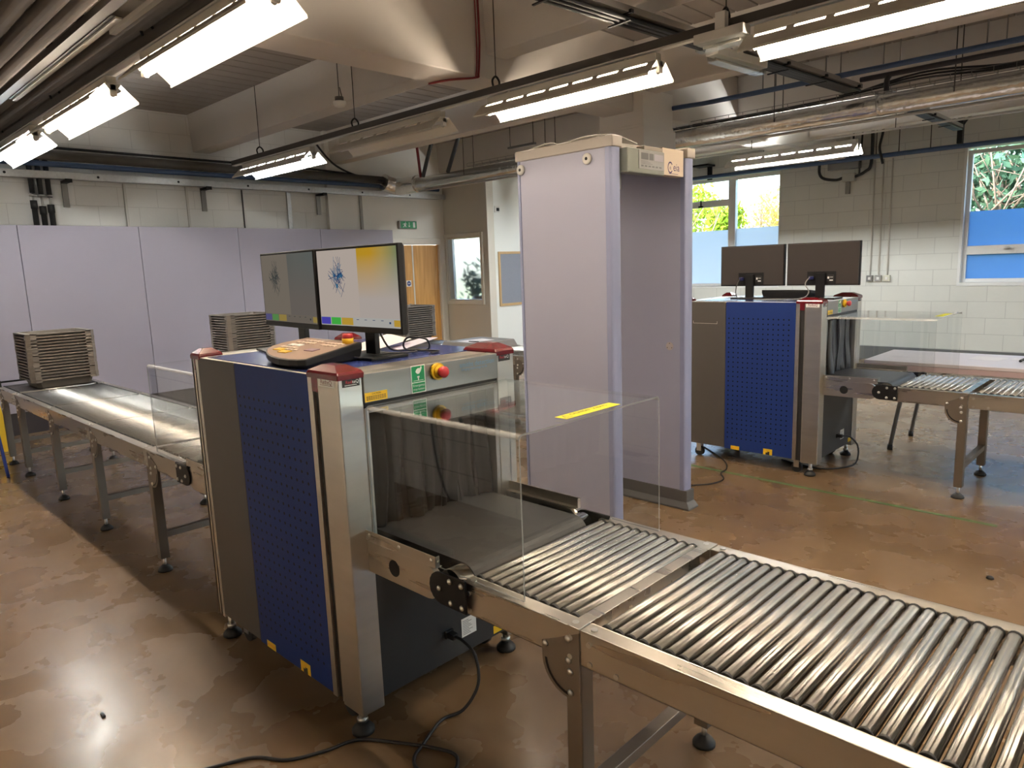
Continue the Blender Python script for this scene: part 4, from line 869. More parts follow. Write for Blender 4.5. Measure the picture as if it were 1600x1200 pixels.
# ------------------------------------------------------------------ folding table and the things on it
t = thing('folding_table', 'white topped folding table on bent grey legs behind the far roller lane', 'table', (-1.2, 6.55, 0))
build('table_top', MB().box((-1.96, 6.15, .715), (.1, 6.92, .742)), TABLE, t, bevel=.004)
build('table_edge', MB().box((-1.955, 6.155, .672), (.095, 6.915, .716)), TABLEE, t, bevel=.004)
for x_ in (-1.75, -.1):
    for y_ in (6.22, 6.8):
        lg = build('leg', MB().tube([(x_ + .07, y_, .69), (x_ + .065, y_, .45), (x_ + .045, y_, .33), (x_ - .0, y_, .03)], .016, 10), GLEG, t); build('foot_cap', MB().cyl((x_, y_, 0), (x_, y_, .045), .02, 12), RUB, lg)
    build('leg_brace', MB().cyl((x_ + .065, 6.22, .45), (x_ + .065, 6.8, .45), .012, 8).cyl((x_ + .065, 6.5, .45), (x_ + .4, 6.5, .69), .01, 8), GLEG, t)
flat('paper_sheet', 'pink-white curled sheet lying on the folding table', 'paper', [(-1.31, 6.53), (-1.1, 6.5), (-1.06, 6.72), (-1.28, 6.76)], .7425, PAPER, .001)
flat('paper_sheet', 'narrow paper slip on the folding table next to the yellow glove', 'paper', [(-1.04, 6.62), (-.98, 6.62), (-.97, 6.75), (-1.03, 6.75)], .7425, PAPER, .001)
t = thing('work_gloves', 'yellow and black work gloves lying on the folding table', 'gloves', (-.82, 6.6, .7425))
mb = MB()
for k, (a, b, r) in enumerate((((-.93, 6.62, .775), (-.74, 6.64, .775), .03), ((-.92, 6.58, .77), (-.74, 6.60, .77), .025))): mb.tube([a, ((a[0] + b[0]) / 2, a[1] + .01, a[2] + .008), b], r, 10)
build('knit_back', mb, mat('glove_yellow', (.62, .36, .03), .8, bump=.5, bscale=80), t)
mb = MB()
for k in range(4): mb.tube([(-.93 + k * .035, 6.57, .765), (-.95 + k * .04, 6.53, .757), (-.955 + k * .045, 6.49, .754)], .010, 8)
build('rubber_fingers', mb, RUB, t)

# ------------------------------------------------------------------ lamps
def make_lamp(label, x0, y, lit, z=2.7):
    xc = x0 + .76; t = thing('ceiling_lamp', label, 'lamp', (xc, y, z + .16), 'fluorescent trough lamps'); L = 1.52; x1 = x0 + L
    build('spine', MB().box((x0 + .04, y - .03, z + .095), (x1 - .02, y + .03, z + .14)), LAMPB, t, bevel=.003)
    for s in (-1, 1):
        P = lambda f, d: (y + s * (.045 + .095 * f), z + .09 * (1 - f) + d)
        mb = MB(); th = .0015
        def plate(xa, xb, f0, f1):
            (ya, za), (yb, zb) = P(f0, 0), P(f1, 0)
            mb.add([(xa, ya, za), (xb, ya, za), (xb, yb, zb), (xa, yb, zb), (xa, ya, za + th), (xb, ya, za + th), (xb, yb, zb + th), (xa, yb, zb + th)], [(0, 1, 2, 3), (4, 7, 6, 5), (0, 4, 5, 1), (3, 2, 6, 7), (0, 3, 7, 4), (1, 5, 6, 2)])
        plate(x0, x1, .27, 1); plate(x0, x1, 0, .08)
        n = 7; gx = [(x0 + .05 + k * (L - .1) / n) for k in range(n + 1)]
        plate(x0, x0 + .06, .08, .27); plate(x1 - .06, x1, .08, .27)
        for k in range(1, n): plate(gx[k] - .022, gx[k] + .022, .08, .27)
        (yb, zb) = P(1, 0); mb.box((x0, yb - .002, zb - .012), (x1, yb + .002, zb))
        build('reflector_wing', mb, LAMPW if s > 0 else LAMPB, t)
    build('reflector_crown', MB().box((x0, y - .046, z + .089), (x1, y + .046, z + .092)), LAMPW, t)
    for xx, s in ((x0, 1), (x1, -1)):
        build('lamp_holder', MB().box((xx, y - .02, z + .022), (xx + s * .02, y + .02, z + .09)).cyl((xx + s * .02, y, z + .034), (xx + s * .032, y, z + .034), .018, 14), OFFW, t, bevel=.003)
        build('end_plate', MB().prism([(xx, y - .047, z + .09), (xx, y + .047, z + .09), (xx, y + .024, z + .055), (xx, y - .024, z + .055)], (s * .002, 0, 0)), LAMPW, t)
    build('tube', MB().cyl((x0 + .03, y, z + .034), (x1 - .03, y, z + .034), .013, 12), {0: TUBEOFF, 1: TUBEW, 2: TUBEC, 3: TUBED}[lit], t)
    for hx in (x0 + .25, x1 - .25): build('hanger', MB().box((hx - .012, y - .012, z + .14), (hx + .012, y + .012, z + .153)), LAMPB, t)
    return t
make_lamp('big warm lit trough lamp overhead beside the lagged pipes, first of its row', -4.41, 1.64, 1)
make_lamp('lit trough lamp in the pipe side row, the middle one of three', -6.45, 1.64, 1)
make_lamp('white lit trough lamp nearest the far wall beside the lagged pipes', -8.30, 1.64, 2)
make_lamp('warm trough lamp of the pipe side row directly over the keypad scanner', -2.42, 1.64, 1)
make_lamp('white lit trough lamp at the far wall end of the long middle row', -7.98, 3.93, 2)
make_lamp('unlit cream trough lamp between two lit ones in the middle row', -6.0, 3.93, 0)
make_lamp('warm lit trough lamp hanging in front of the column head', -4.0, 3.93, 1)
make_lamp('warm lit trough lamp cut off by the picture edge, beyond the emergency lights', -1.92, 3.93, 1)
make_lamp('white lit trough lamp hanging low before the window wall', -4.38, 8.5, 3)
for x_ in (-.45,): make_lamp('added unseen warm trough lamp of the pipe side row, first past the keypad scanner', x_, 1.64, 1)  # unseen lamp, added for more ambient light
for x_ in (.1,): make_lamp('added unseen warm trough lamp of the middle row just beyond the picture', x_, 3.93, 1)  # out of view, added to lift the room brightness
for x_ in (-6.9, .6, 2.6): make_lamp('added unseen white trough lamp of the window side row, %s' % {-6.9: 'hidden by the detector arch', .6: 'first beyond the picture', 2.6: 'second beyond', 4.6: 'third beyond', 6.6: 'fourth beyond'}[x_], x_, 8.5, 3)  # extra unseen lamps, added to brighten the window side of the room
for y, x0, x1, lab in ((1.64, -8.6, 7.2, 'dark trunking bar carrying the lamp row beside the lagged pipes'), (3.93, -8.2, 7.8, 'dark trunking bar carrying the long middle lamp row')):
    t = thing('lighting_trunking', lab, 'trunking', ((x0 + x1) / 2, y, 2.85))
    build('channel', MB().box((x0, y - .03, 2.862), (x1, y + .03, 2.91)), DARKT, t)
    build('lid_strip', MB().box((x0, y - .022, 2.852), (x1, y + .022, 2.862)), OFFW, t)
    x = x0 + .65
    while x < x1:
        build('hook', MB().tube([(x, y - .03, 2.91), (x, y - .035, 2.95), (x, y, 2.98), (x, y + .035, 2.95), (x, y + .03, 2.91)], .008, 8), BLK, t); build('drop_rod', MB().cyl((x, y, 2.975), (x, y, ZD - .004 if y > 3 else ZD - .004), .004, 6), DARKT, t); x += 1.83
t = thing('lighting_rail', 'thin pale rail above the window side lamp, running along the ceiling', 'trunking', (-2.5, 8.5, 2.88)); build('rail_bar', MB().box((-7.2, 8.485, 2.878), (8.2, 8.515, 2.895)), OFFW, t)
for x in (-6.0, -4.1, -2.5, -.8): build('drop_rod', MB().cyl((x, 8.5, 2.89), (x, 8.5, ZD - .004), .005, 6), DARKT, t)
def emergency_light(label, a, b):
    a, b = Vector(a), Vector(b); d = (b - a).normalized(); s = d.cross(Vector((0, 0, 1))); t = thing('emergency_light', label, 'emergency light', (a + b) / 2); c = (a + b) / 2; L = (b - a).length / 2
    build('housing', MB().obox(c + Vector((0, 0, .03)), (d, s, (0, 0, 1)), (L, .045, .026)), OFFW, t, bevel=.006)
    build('diffuser', MB().obox(c - Vector((0, 0, .014)), (d, s, (0, 0, 1)), (L - .01, .038, .02)), clear_mat('prismatic_cover', (.85, .87, .86), 1.5, .15), t)
    build('lamp_tube', MB().cyl(c - d * (L - .04) - Vector((0, 0, .012)), c + d * (L - .04) - Vector((0, 0, .012)), .009, 8), OFFW, t)
    build('mount_bracket', MB().obox(c + Vector((0, 0, .10)), (d, s, (0, 0, 1)), (.03, .02, .05)), OFFW, t)
    return t
emergency_light('unlit emergency light with clear cover in line with the middle lamp row', (-2.20, 3.86, 2.79), (-1.90, 3.86, 2.79))
emergency_light('unlit emergency light fixed crosswise under the black cable tray', (-2.36, 4.32, 2.86), (-2.31, 4.92, 2.86))
build('mount_arm', MB().box((-2.56, 4.60, 2.97), (-2.32, 4.64, 3.02)), OFFW, bpy.data.objects['emergency_light.001'])

# ------------------------------------------------------------------ ceiling services
def pipe(name, label, pts, r, m, cat='pipe', curve=False, seg=14, group=None): return tag(build(name, MB().tube(pts, r, seg, curve=curve), m, loc=pts[0]), label, cat, group)
pipe('lagged_pipe', 'brown lagged pipe running right beside the lit pipe side lamps', [(XL, 1.715, 2.985), (9, 1.715, 2.985)], .05, LAG)
pipe('lagged_pipe', 'thick brown lagged pipe, second from the pipe side lamps', [(XL, 1.60, 2.985), (9, 1.60, 2.985)], .052, LAG)
pipe('lagged_pipe', 'brown lagged pipe beyond the pale trunking, third from the lamps', [(XL, 1.262, 2.96), (9, 1.262, 2.96)], .045, LAG)
pipe('lagged_pipe', 'brown lagged pipe, last but one before the grey duct end', [(XL, 1.16, 2.96), (9, 1.16, 2.96)], .047, LAG)
pipe('lagged_pipe', 'brown lagged pipe close to the grey duct end overhead', [(XL, 1.04, 2.97), (9, 1.04, 2.97)], .05, LAG)
tag(build('cable_trunking', MB().box((-8.6, 1.37, 2.96), (-3.7, 1.43, 3.0), 1).box((-6.5, 1.45, 2.945), (-4.2, 1.482, 2.955), 0).box((-6.5, 1.43, 2.955), (-4.2, 1.48, 2.96), 1), [OFFW, DARKT], loc=(-5, 1.36, 3)), 'pale cable trunking strip between the brown lagged pipes', 'trunking')
tag(build('cable_trunking', MB().box((-4.42, 1.485, 2.925), (-2.5, 1.515, 2.95)), OFFW, loc=(-4, 1.42, 2.93)), 'short pale trunking length ending in mid air over the lagged pipes', 'trunking')
for k in range(4): cable('loose_cable', ['first', 'second', 'third', 'fourth'][k] + ' dark cable strung beside the pale trunking over the pipes', [(-8.6, 1.40 + .008 * k, 3.02), (-6.0, 1.40 + .01 * k, 3.02), (-4.6, 1.40 + .01 * k, 3.02), (-2.5, 1.41 + .01 * k, 3.03)], .006)
t = thing('air_duct', 'grey blue metal duct end in the top corner beside the pipes', 'duct', (-4.6, .96, 3.0)); build('duct_run', MB().box((-6.2, .90, 2.97), (-4.16, .99, 3.05)), mat('blue_grey_steel', (.16, .19, .22), .45, .5), t, bevel=.006); build('duct_branch', MB().box((-4.22, .55, 2.97), (-4.12, .995, 3.06)), MATS['blue_grey_steel'], t, bevel=.006)
for k, x in enumerate((-8.4, -6.9, -5.4, -4.75)):
    t = thing('pipe_hanger', 'dark rod hanger across the lagged pipes, number-free', 'hanger', (x, 1.35, 3.1)); t['label'] = 'dark rod hanger crossing over the lagged pipes, ' + ['closest to the far wall', 'next along from the far wall one', 'second from the duct end', 'beside the duct end'][k]
    build('strut', MB().box((x - .02, .95, 3.06), (x + .02, 1.74, 3.10)), DARKT, t)
    for y in (1.0, 1.34, 1.70): build('rod', MB().cyl((x, y, 3.08), (x, y, ZD), .006, 6), DARKT, t)
# far wall services
t = thing('strut_channel', 'long galvanised channel fixed along the far wall above the partition', 'channel', (-9.3, 4, 2.77))
mb = MB().box((-9.33, -.5, 2.735), (-9.25, 8.04, 2.815)); build('channel', mb, GALV, t, bevel=.003)
mb = MB()
for y in [1.0 + .9 * k for k in range(8)]: mb.cyl((-9.25, y, 2.775), (-9.246, y, 2.775), .014, 12)
build('hole', mb, BLK, t)
pipe('lagged_pipe', 'dark lagged pipe along the far wall ending at the foil elbow', [(-9.18, -.5, 2.975), (-9.18, 6.75, 2.965)], .055, mat('dark_lagging', (.075, .068, .06), .6, noise=.15, nscale=8))
pipe('service_pipe', 'blue pipe along the far wall under the dark lagged pipe', [(-9.25, -.5, 2.89), (-9.25, 7.9, 2.885)], .03, BLUEPIPE)
cable('loose_cable', 'black cable strung high along the far wall down to the foil elbow', [(-9.25, 1.2, 3.07), (-9.25, 4.0, 3.06), (-9.22, 5.2, 3.06), (-9.2, 6.2, 3.02), (-9.15, 6.8, 2.93)], .014)
cable('loose_cable', 'short black cable drooping from the ceiling to the foil elbow', [(-9.2, 5.6, 3.45), (-9.2, 5.9, 3.15), (-9.18, 6.3, 3.0), (-9.12, 6.75, 2.94)], .014)
for k, (y, zb) in enumerate(((2.15, 2.50), (2.23, 2.44), (2.31, 2.46))):
    t = thing('lagged_riser', 'black lagged riser with bare copper gap on the far wall, ' + ['away from the door', 'middle of three', 'closest to the door'][k], 'pipe', (-9.34, y, 2.2), 'black lagged risers')
    build('upper_lagging', MB().cyl((-9.34, y, 2.58 - .02 * k), (-9.34, y, 2.98), .026, 14), RUB, t); build('copper_pipe', MB().cyl((-9.34, y, zb - .1), (-9.34, y, 2.6), .010, 10), mat('steel_pipe', (.5, .48, .45), .3, .9), t)
    build('lower_lagging', MB().cyl((-9.34, y, 0), (-9.34, y, zb), .028, 14).cyl((-9.34, y, zb - .09), (-9.34, y, zb), .034, 14), RUB, t); build('valve_collar', MB().cyl((-9.34, y, 2.545), (-9.34, y, 2.565), .036, 12), BOLT, t)
for k, (y, w, m) in enumerate(((3.11, .014, OFFW), (3.84, .013, OFFW), (4.57, .006, DARKT), (5.25, .03, GALV), (6.4, .02, mat('grey_trunk', (.33, .32, .30), .5)))):
    tag(build('wall_conduit', MB().box((-9.4 if k < 4 else -9.33, y - w, 0), (-9.375 if k < 4 else -9.3, y + w, 2.735)), m, loc=(-9.38, y, 0)), ['white conduit running down the far wall, first past the black risers', 'off-white conduit down the far wall left of the black hook bracket', 'thin dark cable line down the white block wall', 'wide galvanised conduit down the far wall', 'grey conduit down the smooth wall beside the exit sign'][k].replace(' left of', ' before'), 'conduit')
for k, (y, x) in enumerate(((2.48, XL), (4.05, XL), (5.72, XL))):
    t = thing('wall_bracket', 'black steel hook bracket under the far wall channel, ' + ['by the black risers', 'middle one', 'towards the exit sign'][k], 'bracket', (x, y, 2.6), 'hook brackets under the channel'); build('upright', MB().box((x, y - .03, 2.44), (x + .025, y + .03, 2.73)), GLEG, t); build('arm', MB().box((x, y - .03, 2.70), (x + .2, y + .03, 2.728)), BLK, t); build('end_cap', MB().box((x + .2, y - .035, 2.695), (x + .21, y + .035, 2.735)), BLK, t)
# foil duct
t = thing('foil_duct', 'silver foil lagged duct with a crumpled elbow running along the ceiling', 'duct', (-5, 6.98, 2.87)); build('duct_run', MB().tube([(-9.0, 6.98, 2.87), (-4.0, 6.98, 2.87), (2.5, 6.98, 2.88)], .088, 22, curve=False), FOIL, t)
build('elbow', MB().tube([(-9.14, 6.72, 2.93), (-9.13, 6.85, 2.90), (-9.05, 6.96, 2.87), (-8.6, 6.98, 2.87)], .125, 20), FOIL, t)
for x in (-7.5, -6, -3.1, -1.6, .2): build('hanger_rod', MB().cyl((x, 6.885, 2.87), (x, 6.885, ZD - .003), .005, 6).cyl((x, 7.075, 2.87), (x, 7.075, ZD - .003), .005, 6), DARKT, t)
build('joint_band', MB().cyl((-2.2, 6.98, 2.874), (-2.14, 6.98, 2.874), .091, 22).cyl((-5.5, 6.98, 2.87), (-5.44, 6.98, 2.87), .091, 22), FOIL, t)
pipe('service_pipe', 'slim pale pipe running just under the silver foil duct', [(-8.6, 7.0, 2.765), (2.5, 7.0, 2.765)], .014, mat('pale_pipe', (.62, .6, .56), .4))
t = thing('wire_basket', 'wire cable basket with loose cables lying on top of the foil duct', 'cable basket', (-3, 7.05, 2.99))
mb = MB()
for y in (6.95, 7.03, 7.11): mb.cyl((-7.5, y, 2.985), (2, y, 2.985), .003, 5)
for y in (6.95, 7.11): mb.cyl((-7.5, y, 3.025), (2, y, 3.025), .003, 5)
x = -7.5
while x < 2: mb.tube([(x, 6.95, 3.025), (x, 6.95, 2.985), (x, 7.11, 2.985), (x, 7.11, 3.025)], .003, 5, curve=False); x += .15
build('basket', mb, GLEG, t)
for k in range(3): cable('loose_cable', ['long dark', 'sagging dark', 'lowest dark'][k] + ' cable resting along the wire basket on the duct', [(-4.6, 7.0 + .03 * k, 3.0), (-2.8, 7.0 + .03 * k, 3.0), (-1.9, 7.0 + .03 * k, 3.04 + .03 * k), (-1.2, 7.0 + .03 * k, 3.0 + .02 * k), (-.4, 7.02, 3.05 + .02 * k), (1.0, 7.0 + .03 * k, 3.0)], .009)
for k, y in enumerate((6.2,)):
    pass
t = thing('pipe_cradle', 'dark metal V-brace holding the ceiling duct before the exit sign wall', 'brace', (-7.6, 6.9, 3.0)); mb = MB()
for a, b in (((-8.35, 6.85, 2.93), (-8.0, 6.85, ZD)), ((-7.8, 6.85, 2.93), (-7.4, 6.85, ZD))): mb.tube([a, b], .028, 4, curve=False)
build('brace_arm', mb, mat('slate_steel', (.06, .065, .07), .5), t); build('red_pipe', MB().cyl((-8.4, 6.85, 2.93), (-8.48, 6.85, ZD), .02, 8), REDPIPE, t)
t = thing('hanger_frame', 'small hanging bar on two rods above the foil duct beside the brace', 'hanger', (-6.3, 6.7, 3.1)); build('bar', MB().box((-6.45, 6.68, 3.05), (-6.0, 6.72, 3.075)), GLEG, t); build('rod', MB().cyl((-6.42, 6.7, 3.07), (-6.42, 6.7, ZD), .005, 6).cyl((-6.03, 6.7, 3.07), (-6.03, 6.7, ZD), .005, 6), DARKT, t)
# blue and black pipes near the column and windows
pipe('service_pipe', 'blue pipe hung in front of the foil duct, bending to the column', [(-3.9, 6.38, 3.065), (-3.72, 6.42, 3.068), (-3.6, 6.42, 3.062), (2, 6.42, 3.062)], .022, BLUEPIPE)
pipe('service_pipe', 'dark pipe elbow dropping onto the foil duct', [(-2.1, 6.85, 2.96), (-2.1, 6.85, 3.05), (-2.07, 6.85, 3.085), (-2.0, 6.85, 3.09), (2, 6.85, 3.09)], .022, mat('dark_pipe', (.03, .025, .03), .45), curve=True)
pipe('service_pipe', 'blue pipe running along the window wall above both windows', [(-8.2, 11.42, 2.985), (9.0, 11.42, 2.975)], .032, BLUEPIPE)
for k, x in enumerate((-3.0, -2.45, -2.0, -1.3, -.85)):
    tag(build('drop_rod', MB().cyl((x, 6.42, 3.05), (x, 6.42, ZD), .006, 6).cyl((x + .12, 6.42, 3.08), (x + .12, 6.42, ZD), .005, 6), GLEG, loc=(x, 6.42, 3.06)), 'thin steel rods holding the blue pipe before the duct, ' + ['closest to the column', 'second from the column', 'third from the column', 'fourth from the column', 'furthest along from the column'][k].replace('furthest along', 'last counted'), 'rod', 'rods holding the blue pipe')
for k, x in enumerate((-5.3, -3.6, -3.3, -2.9)):
    tag(build('drop_rod', MB().cyl((x, 11.42, 3.0), (x, 11.42, ZD), .007, 6), DARKT, loc=(x, 11.42, 3.0)), 'rod holding the blue window wall pipe, ' + ['above the first window', 'beside the grey box', 'between the conduits and the cable end', 'closest to the second window'][k], 'rod', 'rods on the window wall pipe')
def tray_run(label, a, b, w=.075):
    a, b = Vector(a), Vector(b); d = (b - a).normalized(); s = d.cross(Vector((0, 0, 1))).normalized(); c = (a + b) / 2; L = (b - a).length / 2; t = thing('cable_tray', label, 'cable tray', c)
    build('tray_bed', MB().obox(c, (d, s, (0, 0, 1)), (L, w, .003)).obox(c + s * w + Vector((0, 0, .015)), (d, s, (0, 0, 1)), (L, .002, .018)).obox(c - s * w + Vector((0, 0, .015)), (d, s, (0, 0, 1)), (L, .002, .018)), OFFW if False else mat('tray_zinc', (.32, .30, .28), .5, .4), t)
    n = 6
    for k in range(n):
        o = s * (-w * .75 + 1.5 * w * k / (n - 1)); build('cable', MB().tube([a + o + Vector((0, 0, -.016 - .014 * (k % 2))), c + o * .9 + Vector((0, 0, -.026)), b + o + Vector((0, 0, -.018))], .0115, 7), CABLE, t)
    q = .3
    while q < 2 * L:
        p = a + d * q; build('tray_clip', MB().obox(p + Vector((0, 0, .0)), (d, s, (0, 0, 1)), (.012, w + .02, .01)).obox(p - s * (w + .012) + Vector((0, 0, .03)), (d, s, (0, 0, 1)), (.01, .006, .04)).obox(p - Vector((0, 0, .045)), (d, s, (0, 0, 1)), (.008, w + .01, .004)), BLK, t); q += .62
    return t
tray_run('black cable tray crossing the ceiling from the red cable corner to the foil duct', (-2.66, 2.75, 3.02), (-2.37, 6.85, 3.02))
tray_run('black cable tray section beyond the foil duct over the window side lamp', (-2.27, 7.25, 3.02), (-2.26, 10.0, 3.02), .05)
cable('red_fire_cable', 'red fire alarm cable running down the beam corner overhead', [(-4.02, 3.90, 3.60), (-4.02, 3.905, 3.3), (-4.02, 3.90, 3.18), (-4.018, 3.88, 3.02), (-4.03, 3.86, 2.99), (-4.2, 3.75, 2.99), (-4.38, 3.70, 2.99)], .008, REDPIPE)
cable('red_fire_cable', 'second red cable alongside in the same beam corner', [(-4.02, 3.87, 3.60), (-4.02, 3.875, 3.3), (-4.02, 3.87, 3.1), (-4.018, 3.85, 2.99)], .005, REDPIPE)
t = thing('smoke_detector', 'white smoke detector hanging on a wire below the ceiling rib', 'smoke detector', (-5.1, 3.37, 2.93)); build('wire', MB().cyl((-5.1, 3.37, 2.98), (-5.1, 3.37, ZD), .004, 6).cyl((-5.085, 3.37, 3.05), (-5.06, 3.37, 2.97), .004, 6), DARKT, t); build('base', MB().cyl((-5.1, 3.37, 2.945), (-5.1, 3.37, 2.98), .035, 18), DARKT, t); build('head', MB().lathe((-5.1, 3.37, 2.90), [(.02, 0), (.042, .01), (.05, .03), (.05, .045)], seg=20), WHITE, t)
# window wall fittings
for k, (x, xs) in enumerate(((-3.66, -3.75), (-3.5, -3.57), (-3.4, -3.41))):
    xc = -3.66 + .12 * k
    tag(build('wall_conduit', MB().cyl((xc, YW - .016, 1.27), (xc, YW - .016, 2.95), .011, 10), OFFW, loc=(xc, YW - .016, 1.27)), 'thin white conduit down the window wall to the ' + ['dark switch box', 'grey switch box', 'cream switch box'][k], 'conduit', 'three wall conduits')
    t = thing('switch_box', ['dark grey metal switch box under the conduit, closest to the monitors', 'mid grey switch box between two others on the window wall', 'cream switch box, last of three beside the window'][k], 'switch box', (xc, YW, 1.22), 'switch boxes on the window wall')
    build('box', MB().box((xc - .043, YW - .045, 1.18), (xc + .043, YW, 1.27)), [mat('box_grey', (.2, .2, .2), .4, .4), mat('box_mid', (.34, .34, .33), .4), mat('box_cream', (.6, .6, .5), .4)][k], t, bevel=.004); build('rocker', MB().box((xc - .018, YW - .052, 1.205), (xc + .018, YW - .045, 1.245)), WHITE, t, bevel=.002)
t = thing('control_box', 'grey control box with looped flexible conduit high on the window wall', 'control box', (-4.0, YW, 2.9)); build('cabinet', MB().box((-4.3, YW - .14, 2.86), (-3.85, YW, 3.10)), mat('cabinet_grey', (.22, .225, .225), .5), t, bevel=.006)
build('socket_box', MB().box((-4.1, YW - .09, 2.68), (-3.92, YW, 2.80)), mat('box_light', (.42, .43, .41), .5), t, bevel=.006); build('down_stub', MB().box((-4.06, YW - .05, 2.5), (-4.0, YW, 2.68)), GLEG, t)
build('flex_conduit', MB().tube([(-4.45, YW - .06, 3.0), (-4.45, YW - .06, 2.85), (-4.38, YW - .06, 2.76), (-4.2, YW - .06, 2.72), (-4.1, YW - .06, 2.74)], .022, 10).tube([(-3.92, YW - .06, 2.74), (-3.78, YW - .06, 2.8), (-3.7, YW - .06, 2.92), (-3.7, YW - .06, 3.5)], .022, 10).tube([(-3.85, YW - .1, 2.75), (-3.82, YW - .1, 3.5)], .014, 8).tube([(-3.95, YW - .1, 3.1), (-3.95, YW - .1, 3.55)], .014, 8), CABLE, t)
cable('loose_cable', 'short black cable end curling over the blue window wall pipe', [(-3.5, 11.4, ZD), (-3.5, 11.35, 3.3), (-3.53, 11.33, 3.1), (-3.5, 11.33, 2.95), (-3.48, 11.34, 2.86)], .018)
t = thing('wall_bracket', 'black steel bracket high on the window wall beside the detector', 'bracket', (-6.3, YW, 2.9)); build('upright', MB().box((-6.38, YW - .03, 2.95), (-6.3, YW, 3.2)), BLK, t); build('arm', MB().box((-6.55, YW - .25, 3.17), (-6.25, YW, 3.2)), BLK, t)
t = thing('wall_bracket', 'dark forked bracket holding cables above the second window', 'bracket', (-2.5, 11.3, 3.1)); build('upright', MB().box((-2.55, 11.25, 3.0), (-2.49, 11.35, 3.55)), BLK, t); build('arm', MB().tube([(-2.9, 11.3, 3.45), (-2.6, 11.3, 3.32), (-2.52, 11.3, 3.2)], .015, 8).tube([(-2.15, 11.3, 3.45), (-2.4, 11.3, 3.35), (-2.52, 11.3, 3.2)], .015, 8), BLK, t)
# signs on the walls
t = thing('exit_sign', 'green running man exit sign above the wooden door', 'exit sign', (XL + .07, 7.27, 2.31)); xs = XL + .071
build('light_box', MB().box((xs - .001, 7.08, 2.25), (xs + .05, 7.43, 2.375)), mat('sign_grey', (.35, .35, .34), .5), t, bevel=.006)
mb = MB().box((xs + .05, 7.105, 2.258), (xs + .053, 7.425, 2.367), 0); F = xs + .0535
for P in ([(7.15, 2.275), (7.165, 2.275), (7.19, 2.30), (7.18, 2.31)], [(7.185, 2.30), (7.205, 2.275), (7.215, 2.28), (7.20, 2.315)], [(7.17, 2.305), (7.195, 2.30), (7.205, 2.335), (7.185, 2.34)], [(7.145, 2.325), (7.15, 2.318), (7.19, 2.33), (7.19, 2.337)], [(7.2, 2.33), (7.225, 2.318), (7.228, 2.325), (7.2, 2.34)], [(7.195, 2.345), (7.21, 2.345), (7.21, 2.358), (7.195, 2.358)], [(7.268, 2.30), (7.278, 2.30), (7.278, 2.352), (7.268, 2.352)], [(7.25, 2.302), (7.273, 2.274), (7.296, 2.302), (7.273, 2.296)], [(7.35, 2.272), (7.395, 2.272), (7.395, 2.355), (7.35, 2.355)]): mb.quad(*[(F, a, b) for a, b in P], 1)
build('legend_face', mb, [GREEN, SIGNW], t)
t = thing('pinboard', 'grey felt pinboard in a beech frame on the white wall', 'pinboard', (-8.28, 8.9, 1.4)); build('felt', MB().box((-8.28, 8.29, .99), (-8.268, 10.1, 1.80)), PIN, t)
mb = MB(); 
for a, b in (((8.26, .96), (8.30, 1.84)), ((10.09, .96), (10.13, 1.84)), ((8.30, .96), (10.09, 1.0)), ((8.30, 1.80), (10.09, 1.84))): mb.box((-8.28, a[0], a[1]), (-8.258, b[0], b[1]))
build('frame', mb, PINF, t, bevel=.003)
t = thing('wall_socket', 'small white wall plate with dark centre above the pinboard', 'wall socket', (-8.28, 8.28, 2.5)); build('plate', MB().box((-8.28, 8.22, 2.46), (-8.27, 8.33, 2.56)), WHITE, t, bevel=.002); build('dark_insert', MB().box((-8.27, 8.26, 2.48), (-8.255, 8.31, 2.53)), BLK, t)

cable('loose_cable', 'black cable hanging on the block wall, seen only in the hood reflection', [(-3.84, -.5, 1.1), (-3.8, -.49, .8), (-3.83, -.5, .5), (-3.75, -.48, .2), (-3.6, -.45, .012), (-3.4, -.4, .008)], .008)
# ------------------------------------------------------------------ floor level odds and ends
cable('power_cord', 'black power cord dropping from the keypad scanner and trailing over the floor', [(-1.91, 1.60, .236), (-1.86, 1.60, .235), (-1.80, 1.60, .20), (-1.78, 1.59, .10), (-1.80, 1.53, .02), (-1.83, 1.45, .0065), (-1.775, 1.32, .0065), (-1.75, 1.265, .0065), (-1.70, 1.235, .0065), (-1.63, 1.25, .0065), (-1.60, 1.31, .0065), (-1.65, 1.36, .0065), (-1.73, 1.337, .007), (-1.85, 1.27, .0065), (-1.966, 1.19, .0065), (-2.0, 1.086, .0065), (-2.057, .974, .0065), (-2.15, .909, .0065), (-2.2, .82, .0065), (-2.3, .6, .0065)], .006)
cable('power_cord', 'black power cord looping from the far scanner inlet to the floor', [(-1.885, 5.50, .236), (-1.85, 5.55, .23), (-1.80, 5.60, .15), (-1.80, 5.58, .03), (-1.84, 5.48, .007), (-1.92, 5.36, .007), (-2.05, 5.32, .007), (-2.3, 5.4, .007)], .0065)
cable('floor_cable', 'thin black cable curling over the floor from the detector to the far scanner', [(-2.62, 4.10, .005), (-2.526, 4.372, .005), (-2.434, 4.50, .005), (-2.414, 4.651, .005), (-2.50, 4.78, .005), (-2.52, 4.9, .005), (-2.60, 5.05, .005), (-2.722, 5.185, .005), (-3.02, 5.43, .005)], .0055)
tag(build('floor_tape', MB().prism([(-3.6, 4.86, .0003), (-3.6, 4.90, .0003), (-.75, 4.80, .0003), (-.75, 4.765, .0003)][::-1], (0, 0, .0008)), mat('worn_green_tape', (.09, .16, .055), .5, noise=.5, nscale=18), loc=(-2.2, 4.83, 0)), 'worn green tape line on the floor before the far scanner', 'tape')
